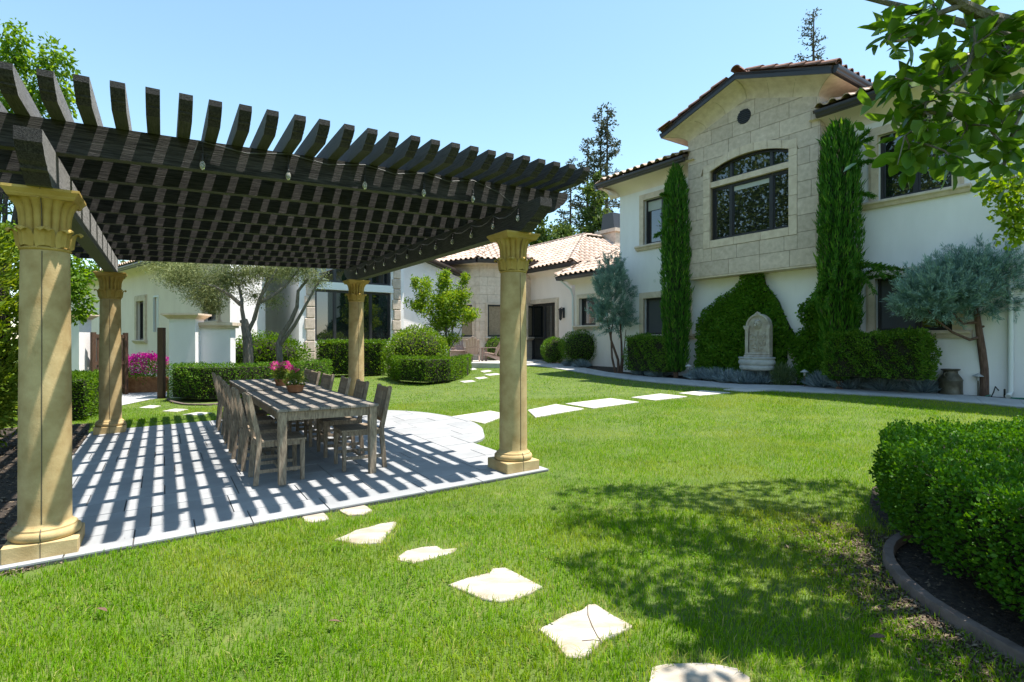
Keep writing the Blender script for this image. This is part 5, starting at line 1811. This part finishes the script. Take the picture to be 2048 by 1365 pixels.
# ------------------------------------------------------------------ fountain, lights, can
def fountain():
    s, t = 5.12, -.62
    X, Y = H(s, t)
    root = empty('wall_fountain', (X, Y, .52), math.atan2(EE[1], EE[0]), 'old stone wall fountain with arched back and lion head', 'fountain')
    Fm, Cm = MT['fountain'], MT['concrete']
    # basin: half oval bowl with two rolls
    prof = [(.34, .32), (.42, .33), (.47, .36), (.485, .41), (.465, .455), (.455, .46), (.475, .48), (.505, .52), (.505, .57), (.48, .61), (.475, .62), (.50, .64), (.51, .67), (.49, .685), (.44, .685), (.42, .64), (.1, .60)]
    b = MB().lathe(prof, 40).build('basin', Cm, root, True)
    b.scale = (1.0, .62, 1)
    MB().box(-.17, .17, .02, .2, -.05, .33).build('pedestal', Fm, root)
    def arc(w, z0, zc, n=14): return [(-w, z0), (w, z0)] + [(w * math.cos(a), zc + w * math.sin(a)) for a in [math.pi * i / n for i in range(n + 1)]]
    MB().prism(arc(.345, .66, 1.50), .06, .18, lambda a, b_, c: (a, c, b_)).build('back_slab', Fm, root)
    # raised arch rib
    rib = MB()
    pts = [(.315 * math.cos(a), .05, 1.50 + .315 * math.sin(a)) for a in [math.pi * i / 16 for i in range(17)]]
    rib.tube(pts, .032, 8)
    rib.build('arch_moulding', Fm, root, True)
    for sx in (-1, 1):
        MB().box(sx * .305 - .045, sx * .305 + .045, .015, .08, .80, 1.42).build('pilaster', Fm, root)
        cp = MB()
        for h0, h1, a in ((1.42, 1.45, .055), (1.45, 1.50, .07), (1.50, 1.53, .085)):
            cp.box(sx * .305 - a, sx * .305 + a, .0, .09, h0, h1)
        cp.build('pilaster_capital', Fm, root)
    MB().box(-.36, .36, .0, .1, .74, .80).build('base_moulding', Fm, root, bevel=.015)
    MB().box(-.38, .38, -.02, .1, .66, .74).build('base_moulding', Fm, root, bevel=.02)
    MB().tube([(-.06, .06, 1.83), (0, .04, 1.87), (.06, .06, 1.83)], .04, 8).build('crest', Fm, root, True)
    # lion head: mane ring, face, muzzle
    mane = MB()
    for k in range(13):
        a = 2 * math.pi * k / 13
        mane.tube([(0, .05, 1.56), (.085 * math.cos(a), .02, 1.56 + .10 * math.sin(a)), (.115 * math.cos(a + .2), .05, 1.56 + .14 * math.sin(a + .2))], [.03, .028, .01], 6)
    hd_ = mane.build('lion_head', Fm, root, True)
    fc = MB().lathe([(.005, -.09), (.05, -.07), (.075, -.02), (.078, .03), (.055, .08), (.005, .095)], 14)
    f_ = fc.build('face', Fm, hd_, True, loc=(0, .01, 1.57))
    f_.scale = (1, .75, 1)
    MB().lathe([(.003, -.045), (.03, -.035), (.04, 0), (.028, .03), (.003, .04)], 10).build('muzzle', Fm, hd_, True, loc=(0, -.055, 1.54))
    for sx in (-1, 1):
        MB().lathe([(.002, -.012), (.012, 0), (.002, .012)], 8).build('eye', MT['seam'], hd_, True, loc=(sx * .03, -.048, 1.59))
        MB().lathe([(.003, -.02), (.022, 0), (.003, .022)], 8).build('ear', Fm, hd_, True, loc=(sx * .07, .0, 1.65))
    # carved scrolls
    sc = MB()
    for sx in (-1, 1):
        for (cx, cz, r, tr_) in ((.10, 1.20, .085, 1.6), (.17, 1.06, .10, 1.4), (.07, 1.02, .06, 1.5), (.20, 1.26, .06, 1.2), (.09, .90, .05, 1.3)):
            pts = []
            for i in range(14):
                u_ = i / 13
                a = u_ * tr_ * 2 * math.pi
                rr = r * (1 - .75 * u_)
                pts.append((sx * (cx + rr * math.cos(a)), .052, cz + rr * math.sin(a)))
            sc.tube(pts, [.016 - .0006 * i for i in range(14)], 6)
    sc.tube([(0, .05, .84), (0, .045, 1.1), (0, .05, 1.38)], .018, 6)
    sc.build('carved_scrolls', Fm, root, True)
    root.scale = (.9, .9, .9)
    MB().tube([(-.255, .03, .68), (-.25, .03, 1.1), (-.24, .04, 1.4)], .006, 5).build('water_tube', MT['black'], root)
fountain()

def path_light(x, y, h, label):
    g = gp(x, y)
    root = empty('path_light', g, 0, label, 'path light', 'mushroom path lights in the beds')
    MB().tube([(0, 0, -.05), (0, 0, h)], .012, 8).build('stake', MT['metal'], root, True)
    MB().lathe([(.018, h - .07), (.022, h - .06), (.022, h), (.09, h + .01), (.088, h + .018), (.03, h + .055), (.006, h + .07)], 18).build('hat', MT['concrete'], root, True)
path_light(1377, 761, .36, 'mushroom path light at the foot of the narrow cypress')
path_light(1609, 776, .34, 'mushroom path light between the fountain and the shaggy cypress')
path_light(1956, 793, .36, 'mushroom path light beside the leaning juniper trunk')
g = gp(1911, 792)
can = empty('milk_can', (g[0], g[1] + .12, g[2]), .4, 'old olive brown metal milk can beside the foundation hedge', 'milk can')
MB().lathe([(.17, 0), (.19, .01), (.192, .05), (.186, .06), (.186, .27), (.193, .28), (.193, .295), (.186, .305), (.175, .33), (.135, .39), (.115, .42), (.112, .46), (.15, .485), (.155, .50), (.145, .505), (.10, .49), (.02, .485)], 36).build('can_body', MT['metal'], can, True)
for sx in (-1, 1):
    MB().tube([(sx * .15, 0, .36), (sx * .2, 0, .38), (sx * .205, 0, .42), (sx * .13, 0, .44)], .013, 7).build('handle', MT['metal'], can, True)
g = gp(2030, 797)
pump = empty('pump_box', (g[0], g[1] + .2, g[2]), .2, 'small black pump box beside the downspout', 'pump')
MB().box(-.13, .13, -.1, .1, 0, .17).build('case', MT['black'], pump, bevel=.015)
MB().lathe([(.03, .17), (.05, .18), (.05, .2), (.02, .21)], 12).build('cap', MT['black'], pump, True)
MB().tube([(-.12, 0, .1), (-.25, -.02, .2), (-.33, -.05, .1), (-.38, -.05, .02)], .01, 6).build('cable', MT['black'], pump, True)
hs = [gp(1972, 796), gp(1985, 793), gp(2005, 794), gp(2025, 800), gp(2048, 801), gp(2080, 806)]
o = MB().tube([(p[0], p[1], p[2] + .03) for p in hs], .014, 8).build('garden_hose', MT['greenhose'], None, True)
tagit(o, 'green garden hose lying beside the pump box', 'hose')

# ------------------------------------------------------------------ terrace furniture
def adirondack(X, Y, rz, label):
    root = empty('garden_chair', (X, Y, TZ + .002), rz, label, 'chair', 'slatted garden armchairs on the terrace')
    T = MT['adiron']
    for k in range(5):
        x = (k - 2) * .105
        top = 1.02 - .05 * abs(k - 2) ** 1.3
        MB().bar((x * .85, -.05, .30), (x * 1.12, -.05 - .34 * (top - .3) / .7, top), .095, .02, up=(0, 1, 0)).build('back_slat', T, root)
        MB().bar((-.26, -.02 + k * .105, .30 + k * .018), (.26, -.02 + k * .105, .30 + k * .018), .092, .02).build('seat_slat', T, root)
    for s in (-1, 1):
        MB().box(s * .30 - .06, s * .30 + .06, -.18, .52, .56, .585).build('armrest', T, root)
        MB().box(s * .29 - .015, s * .29 + .015, .40, .49, 0, .56).build('front_leg', T, root)
        MB().bar((s * .27, .48, .36), (s * .27, -.45, .03), .025, .11).build('rear_leg', T, root)
        MB().bar((s * .28, -.15, .25), (s * .28, -.16, .56), .03, .06).build('arm_support', T, root)
    MB().bar((-.27, -.20, .62), (.27, -.20, .62), .02, .07).build('back_rail', T, root)
    return root
adirondack(-2.35, 24.4, math.pi + .3, 'garden armchair behind the low table, back to the turret')
adirondack(-1.62, 22.9, .05, 'garden armchair seen from behind at the terrace edge')
adirondack(-.75, 23.6, 1.35, 'garden armchair turned sideways beside the low table')
ft = empty('low_table', (-2.15, 23.5, TZ + .002), .2, 'low square wooden table among the garden armchairs', 'table')
for k in range(7): MB().box(-.55 + k * .158, -.40 + k * .158, -.45, .45, .43, .46).build('tabletop_slat', MT['adiron'], ft)
MB().box(-.45, .45, -.36, .36, 0, .43).build('table_base', MT['adiron'], ft)

# ------------------------------------------------------------------ trees
def branchy(root, path, r0, r1, m, name='limb'):
    n = len(path)
    return MB().tube(path, [r0 + (r1 - r0) * i / (n - 1) for i in range(n)], 8).build(name, m, root, True)

# olive with two trunk groups
X, Y = -7.25, 15.3
zb = float(lawn_z(X, Y))
ol = empty('olive_tree', (X, Y, zb), 0, 'grey green olive tree with forked trunks behind the low hedge', 'tree')
ko = F / Y
def oo(x, y, d=0): return ((x - 1024) / ko - X, d, CAM[2] + (HZ - y) / ko - zb)
branchy(ol, [oo(497, 775), oo(497, 740), oo(496, 700), oo(494, 672), oo(490, 650), oo(487, 640)], .15, .10, MT['ash'], 'trunk')
lim = [[oo(490, 655), oo(484, 620), oo(480, 600, .1), oo(472, 570, .15), oo(462, 540, .1)], [oo(494, 668), oo(508, 640), oo(520, 605, -.1), oo(540, 575, -.2), oo(560, 540, -.2)], [oo(508, 640), oo(512, 600, .2), oo(525, 560, .3), oo(535, 525, .3)], [oo(520, 605), oo(545, 590, .1), oo(570, 565, .2), oo(590, 535, .3)], [oo(482, 610), oo(465, 590, -.2), oo(440, 575, -.3), oo(415, 570, -.4)]]
for l in lim: branchy(ol, l, .06, .02, MT['ash'])
branchy(ol, [oo(538, 775, .5), oo(545, 730, .5), oo(542, 690, .5), oo(548, 670, .5), oo(568, 640, .5), oo(580, 612, .5), oo(585, 580, .4), oo(605, 555, .4)], .10, .035, MT['ash'], 'trunk')
branchy(ol, [oo(545, 690, .5), oo(575, 650, .5), oo(600, 610, .4), oo(622, 570, .4), oo(640, 545, .4)], .06, .02, MT['ash'])
Ps, Ds = [], []
for (cx, cy, dd, rx, rz_, n) in ((385, 555, -.3, .75, .42, 2600), (420, 590, -.2, .6, .36, 1900), (360, 545, 0, .5, .35, 1300), (445, 560, .2, .65, .42, 1900), (432, 615, -.2, .32, .22, 700), (480, 545, .3, .7, .4, 1400), (520, 540, 0, .7, .4, 1300), (560, 540, .4, .7, .38, 1100), (600, 535, .3, .7, .35, 1100), (620, 560, .5, .4, .25, 350), (500, 590, .3, .5, .3, 450), (540, 600, .2, .4, .3, 250), (330, 525, 0, .7, .4, 900), (470, 500, 0, 1.3, .5, 2200), (600, 490, .2, 1.2, .5, 1600)):
    P, d = blob(int(n * 1.9), oo(cx, cy, dd), (rx, rx * .9, rz_), .25, 2.5, .55)
    Ps.append(P)
    Ds.append(d * .3 + rng.normal(size=d.shape) * .7 + np.array([0, 0, -.25]))
leaves('crown', np.concatenate(Ps), np.concatenate(Ds), .07 * rng.uniform(.6, 1.3, sum(map(len, Ps))), MT['olive'], ol, .26)

def broad_tree(name, X, Y, z, trunkh, blobs, n, leaf, m, label, bark='ash', r=.1, group=None, aspect=.55, droop=0.0, sparse=.45, cat='tree'):
    root = empty(name, (X, Y, z), 0, label, cat, group)
    branchy(root, trunk_path((0, 0, -.2), (0, 0, trunkh), 4, r * .6), r, r * .6, MT[bark], 'trunk')
    tot = sum(b[1][0] * b[1][2] for b in blobs)
    Ps, Ds = [], []
    for c, rr in blobs:
        branchy(root, trunk_path((0, 0, trunkh * .8), c, 3, .08), r * .4, r * .12, MT[bark], 'limb')
        k = max(60, int(n * rr[0] * rr[2] / tot))
        # sub clumps
        nc = 14
        cc, cdir = blob(nc, c, (rr[0] * .7, rr[1] * .7, rr[2] * .7), .2, 2, .5)
        for i in range(len(cc)):
            P, d = blob(k // nc, cc[i], (rr[0] * .42, rr[1] * .42, rr[2] * .38), .25, 2.4, sparse)
            Ps.append(P)
            Ds.append(d * .6 + rng.normal(size=d.shape) * .6 + np.array([0, 0, .2 - droop]))
    P, D = np.concatenate(Ps), np.concatenate(Ds)
    leaves('crown', P, D, leaf * rng.uniform(.65, 1.3, len(P)), m, root, aspect)
    return root
# young bright tree by the terrace
def rel(x, y, Y, X0, z0): p = at(x, y, Y); return (p[0] - X0, 0, p[2] - z0)
X, Y = -2.25, 19.6
z = float(lawn_z(X, Y))
R_ = lambda x, y: rel(x, y, Y, X, z)
broad_tree('young_tree', X, Y, z, 1.0, [(R_(885, 640), (.95, .8, .75)), (R_(885, 600), (.95, .8, .7)), (R_(850, 580), (.48, .4, .55)), (R_(885, 570), (.4, .4, .55)), (R_(920, 590), (.5, .45, .5)), (R_(935, 630), (.55, .5, .4)), (R_(835, 610), (.5, .4, .4)), (R_(830, 565), (.22, .2, .35)), (R_(892, 550), (.2, .2, .35)), (R_(930, 560), (.2, .2, .4)), (R_(900, 680), (.5, .5, .35))], 12500, .085, MT['young'], 'young bright yellow green tree beside the terrace', r=.06)
# tall leafy tree behind the left columns
X, Y = -9.4, 10.3
z = float(lawn_z(X, Y))
broad_tree('leafy_tree', X, Y, z, 3.4, [(R_(30, 110), (.45, .45, .7)), (R_(105, 130), (.40, .4, .65)), (R_(-30, 170), (.7, .6, .9)), (R_(70, 200), (.6, .6, .6)), (R_(130, 190), (.3, .3, .45)), (R_(0, 280), (.8, .7, .6)), (R_(60, 300), (.8, .7, .5)), (R_(110, 520), (.6, .5, .8)), (R_(150, 560), (.5, .4, .6)), (R_(165, 610), (.3, .3, .4)), (R_(60, 480), (.8, .6, .6)), (R_(-40, 400), (.9, .8, .9))], 10500, .105, MT['lime'], 'tall lime green tree rising behind the pergola corner', 'darkbark', .12, droop=.6, aspect=.48)
# thuja at the left edge
X, Y = -7.55, 7.3
z = float(lawn_z(X, Y))
th = empty('thuja', (X, Y, z), 0, 'yellow green conifer at the edge of the mulch bed', 'conifer')
for c, r, n in (((0, 0, 1.7), (1.05, 1.05, 1.7), 26000), ((.45, -.3, 1.0), (.6, .6, .9), 7000)):
    tcn, tdn = blob(n // 16, c, r, .12, 2.6, .10)
    k = rng.integers(0, len(tcn), n)
    leaves('foliage', tcn[k] + rng.normal(size=(n, 3)) * .045, tdn[k] * .8 + np.array([0, 0, .4]) + rng.normal(size=(n, 3)) * .45, .085 * rng.uniform(.6, 1.3, n), MT['thuja'], th, .38, val=np.clip(rng.beta(2, 2.4, n), 0, 1))
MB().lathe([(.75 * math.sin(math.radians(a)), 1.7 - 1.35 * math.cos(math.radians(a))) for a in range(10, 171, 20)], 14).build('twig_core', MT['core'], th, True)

# redwoods and far trees
def redwood(X, Y, h, label, w=.16, dens=1.0, start=.25, nb=70, m='redwood', leaf=.26, up=.12):
    z = float(lawn_z(X, Y))
    root = empty('redwood', (X, Y, z), 0, label, 'redwood', 'tall conifers behind the house')
    MB().tube([(0, 0, -.3), (0, 0, h * .5), (.1, 0, h)], [h * .013, h * .008, .03], 8).build('trunk', MT['darkbark'], root, True)
    br = MB()
    Ps, Ds = [], []
    for i in range(nb):
        t = start + (1 - start) * (i + rng.random() * .8) / nb
        a = rng.random() * 6.283
        L = h * w * (1 - t) ** .75 * rng.uniform(.55, 1.1) + .35
        z0 = h * t
        pts = [np.array([0, 0, z0])]
        for k in range(1, 4):
            u_ = k / 3
            pts.append(np.array([math.cos(a) * L * u_, math.sin(a) * L * u_, z0 - L * .12 * math.sin(u_ * 2) + L * up * 2 * u_ * u_]))
        br.tube(pts, [.05, .035, .025, .012], 4)
        m_ = int(26 * dens * (L + .4))
        uu = .15 + .85 * rng.random(m_) ** .7
        ii = np.clip((uu * 3).astype(int), 0, 2)
        pa = np.array(pts)
        fp = pa[ii] + (pa[ii + 1] - pa[ii]) * (uu * 3 - ii)[:, None]
        Ps.append(fp + rng.normal(size=fp.shape) * .12)
        Ds.append(np.tile([math.cos(a), math.sin(a), 0], (m_, 1)) * .5 + rng.normal(size=(m_, 3)) * .6)
    br.build('branches', MT['darkbark'], root)
    P, D = np.concatenate(Ps), np.concatenate(Ds)
    leaves('crown', P, D, leaf * rng.uniform(.6, 1.4, len(P)), MT[m], root, .42)
    return root
def rtop(x, y, Y, label, **k):
    p = at(x, y, Y)
    redwood(p[0], Y, p[2] - float(lawn_z(p[0], Y)), label, **k)
rtop(1213, 216, 46, 'tallest twin topped redwood behind the rear wing roof', w=.15, nb=75, start=.3)
rtop(1200, 222, 46.8, 'slim redwood close beside the tallest one', w=.10, nb=50, start=.4)
rtop(1174, 275, 49, 'shorter dark redwood to the pergola side of the tall pair', w=.16, nb=60, start=.3)
rtop(1140, 318, 52, 'small distant redwood just above the pergola end', w=.14, nb=50, start=.3)
rtop(1188, 350, 41, 'green full conifer low behind the rear wing roof', w=.20, nb=90, start=.15, m='farleaf', dens=1.7, leaf=.30, up=.02)
rtop(1625, 22, 42, 'thin bare redwood top rising behind the bay gable', w=.13, nb=80, start=.5, dens=.7, leaf=.20, up=.25)
def far_tree(x, y, Y, rx, rz_, n, label, m='farleaf', leaf=.28):
    p = at(x, y, Y)
    z = float(lawn_z(p[0], Y))
    bl = [((random.uniform(-.5, .5) * rx, random.uniform(-.4, .4) * rx, p[2] - z + random.uniform(-.6, .1) * rz_), (rx * .65, rx * .6, rz_ * .6)) for _ in range(4)] + [((0, 0, p[2] - z - rz_ * .3), (rx, rx, rz_))]
    broad_tree('background_tree', p[0], Y, z, max(1.5, p[2] - z - rz_), bl, n, leaf, MT[m], label, 'darkbark', .2, 'trees behind the house')
far_tree(1085, 470, 38, 1.5, 2.4, 1500, 'thin leafy tree seen between capital and rear wing roof')
far_tree(1128, 455, 40, 1.3, 2.2, 1500, 'leafy tree beside the full green conifer')
far_tree(905, 520, 40, 2.6, 2.0, 2200, 'dark broad tree behind the turret roof')
far_tree(290, 545, 34, 3.2, 1.6, 2600, 'green tree above the side building roof')
far_tree(180, 575, 36, 2.6, 2.2, 2400, 'dark tree behind the end of the side building')
far_tree(640, 540, 36, 3.5, 2.2, 2600, 'broad tree behind the garden wing')
far_tree(420, 520, 38, 4.0, 2.4, 2600, 'broad dark tree behind the side building and olive')

# wood beyond the left garden boundary (mirrored in the windows)
Ps, Ds = [], []
for i in range(34):
    cx, cy = -20 - 7 * random.random(), -11 + i * .85
    hgt = random.uniform(13, 19)
    P, d = blob(1500, (cx, cy, hgt * .5), (2.6, 2.6, hgt * .5), .25, 1.6, .25)
    Ps.append(P); Ds.append(d + rng.normal(size=d.shape) * .6)
P = np.concatenate(Ps)
o = leaves('tree_belt', P, np.concatenate(Ds), .36 * rng.uniform(.6, 1.3, len(P)), MT['farleaf'], None, .6)
tagit(o, 'wood of dense trees beyond the garden edge behind the conifer', 'wood')

# overhanging tree: big leaves are single parts
ot = empty('overhanging_tree', (4.1, 3.1, float(lawn_z(4.1, 3.1))), 0, 'large glossy leaved tree reaching over the hedge and lawn', 'tree')
oz = ot.location.z
def oA(x, y, Y):
    p = at(x, y, Y)
    return (p[0] - 4.1, p[1] - 3.1, p[2] - oz)
branchy(ot, [(0, 0, -.1), (0, 0, 1.0), (-.15, -.05, 1.9), (-.45, -.1, 2.6)], .13, .085, MT['ash'], 'trunk')
limbs = [[(-.45, -.1, 2.6), oA(2110, 75, 2.9), oA(2040, 52, 2.8), oA(1975, 35, 2.75), oA(1925, 10, 2.7), oA(1870, -25, 2.65)],
         [(-.45, -.1, 2.6), oA(2150, 150, 3.1), oA(2060, 185, 3.0), oA(1985, 205, 2.9), oA(1915, 230, 2.8), oA(1850, 225, 2.75)],
         [oA(2060, 185, 3.0), oA(2040, 230, 2.85), oA(2015, 290, 2.8), oA(2008, 340, 2.8)],
         [oA(1975, 35, 2.75), oA(1950, 90, 2.72), oA(1930, 150, 2.7), oA(1880, 190, 2.7)],
         [oA(1925, 10, 2.7), oA(1870, 30, 2.68), oA(1815, 80, 2.66), oA(1775, 85, 2.65)],
         [(-.45, -.1, 2.6), (-.9, .3, 3.2), (-1.5, .6, 3.6), (-2.0, .7, 3.8)], [(-.45, -.1, 2.6), (-.8, -.5, 3.3), (-1.4, -.7, 3.7)]]
for i, l in enumerate(limbs): branchy(ot, l, (.05, .03, .012, .014, .016, .04, .04)[i], (.02, .008, .005, .005, .005, .01, .01)[i], MT['ash'])
def bigleaf(ln=.118, wd=.062):
    mb = MB()
    st = [(0, .0), (.12, .30), (.35, .85), (.58, 1.0), (.8, .72), (.93, .35), (1, 0)]
    for t, k in st:
        zc = -.10 * ln * t * t
        for s in (-1, 0, 1):
            mb.v.append((s * wd / 2 * k, ln * t, zc + abs(s) * .16 * wd * k))
    for i in range(len(st) - 1):
        for j in range(2):
            a = i * 3 + j
            mb.f.append((a, a + 1, a + 4, a + 3))
    me = mb.mesh('leaf', MT['laurel'], True)
    return me
BL = []
for v_ in (.25, .45, .62, .85):
    me = bigleaf()
    at_ = me.attributes.new('v', 'FLOAT', 'POINT')
    at_.data.foreach_set('value', [v_] * len(me.vertices))
    BL.append(me)
clusters = [(1790, 40), (1835, 25), (1800, 75), (1845, 60), (1880, 25), (1770, 70), (1960, 95), (2010, 75), (1935, 55), (1985, 120), (2030, 130), (1990, 150), (2020, 165), (1880, 115), (1905, 120), (1850, 135), (1840, 165), (1890, 165), (1945, 165), (1780, 165), (1772, 195), (1805, 205), (1840, 215), (1880, 215), (1920, 200), (1965, 215), (2000, 225), (2035, 220), (1815, 250), (1855, 262), (1900, 248), (1935, 262), (1835, 290), (1795, 330), (1812, 340), (1830, 310), (1910, 300), (1930, 320), (1915, 335), (2005, 285), (2020, 310), (2000, 330), (1975, 195), (2040, 260), (2045, 40)]
twigs = MB()
lp = [Vector(p) for l in limbs[:5] for p in l]
nl = 0
for ci, (cx, cy) in enumerate(clusters):
    Yd = random.uniform(2.6, 2.9)
    c = Vector(oA(cx, cy, Yd))
    near = min(lp, key=lambda p: (p - c).length)
    mid = (near + c) / 2 + Vector((random.uniform(-.03, .03), random.uniform(-.03, .03), .03))
    twigs.tube([near, mid, c], [.006, .004, .002], 5)
    lp.append(mid)
    axis = (c - near)
    axis.z -= .02
    axis.normalize()
    for k in range(7 if ci % 3 else 6):
        if nl >= 300: break
        t = k / 7
        p = c - axis * (.10 * (1 - t)) + Vector((random.gauss(0, .012), random.gauss(0, .012), random.gauss(0, .01)))
        d = axis * random.uniform(.25, .9) + Vector((random.gauss(0, .6), random.gauss(0, .6), random.gauss(.05, .45)))
        d.normalize()
        sx = d.cross(Vector((random.gauss(0, .4), random.gauss(0, .4), 1))).normalized()
        nz = sx.cross(d)
        R = Matrix((sx, d, nz)).transposed().to_euler()
        k_ = random.uniform(.7, 1.15)
        inst('leaf', random.choice(BL), ot, p, R, (k_, k_, k_))
        nl += 1
o = twigs.build('twigs', MT['ash'], ot)
o['kind'] = 'stuff'
# the rest of the crown: leaves behind the front clusters and the part above the frame
Ps = []
for (cx, cy) in clusters:
    for k in range(1):
        c = np.array(oA(cx + random.uniform(-30, 40), cy + random.uniform(-25, 25), random.uniform(2.75, 3.3)))
        Ps.append(c + rng.normal(size=(6, 3)) * np.array([.06, .08, .06]))
n = 14000
Yc = rng.uniform(1.7, 5.4, n)
Xc = rng.uniform(1.7, 4.9, n)
Zc = CAM[2] + .645 * Yc + .12 + rng.random(n) * 1.5
Pc = np.stack([Xc - 4.1, Yc - 3.1, Zc - oz], 1)
Pc = Pc[(lump(Pc, 2.0, 1.0) > .08) & (Xc > 1.9 + .25 * np.abs(Yc - 3.4))]
Ps.append(Pc)
P = np.concatenate(Ps)
leaves('crown', P, rng.normal(size=P.shape) + np.array([0, 0, .1]), .108 * rng.uniform(.7, 1.2, len(P)), MT['laurel'], ot, .58, shape=6)

# small leaved tree at the right edge
X, Y = 6.4, 6.0
z = float(lawn_z(X, Y))
sm_ = empty('small_leaved_tree', (X, Y, z), 0, 'yellow green small leaved tree hanging into view below the glossy leaves', 'tree')
branchy(sm_, [(0, 0, -.1), (0, 0, 2.5), (-.2, -.1, 3.6)], .08, .05, MT['ash'], 'trunk')
Ps = []
for (x, y, r) in ((2040, 370, .22), (2010, 395, .20), (2045, 430, .2), (2030, 465, .16), (1985, 370, .14), (2042, 330, .2), (2020, 430, .15), (2100, 380, .4)):
    p = at(x, y, 5.6)
    c = (p[0] - X, p[1] - Y, p[2] - z)
    branchy(sm_, [(-.1, -.05, 3.0), ((c[0] - .1) / 2, c[1] / 2, (c[2] + 3.1) / 2 + .1), c], .02, .005, MT['ash'])
    P, d = blob(int(70 + 280 * r), c, (r, r, r * 1.05), .2, 3, .5)
    Ps.append(P)
P = np.concatenate(Ps)
leaves('crown', P, rng.normal(size=P.shape) * .7 + np.array([0, 0, -.5]), .062 * rng.uniform(.7, 1.2, len(P)), MT['young'], sm_, .75)

# fallen leaves on the lawn
for x, y, lab in ((684, 1262, 'dry brown leaf in the lawn beside the diamond shaped flagstone'), (215, 1240, 'dry brown leaf in the lawn below the patio corner column'), (1738, 1292, 'dry brown leaf in the lawn beside the curved kerb')):
    g = gp(x, y)
    o = inst('fallen_leaf', bigleaf(.07, .035), None, (g[0], g[1], g[2] + .045), (.3, .2, random.random() * 6))
    o.data.materials[0] = MT['redbark']
    tagit(o, lab, 'leaf', 'dry leaves on the lawn')

clover()
grass()
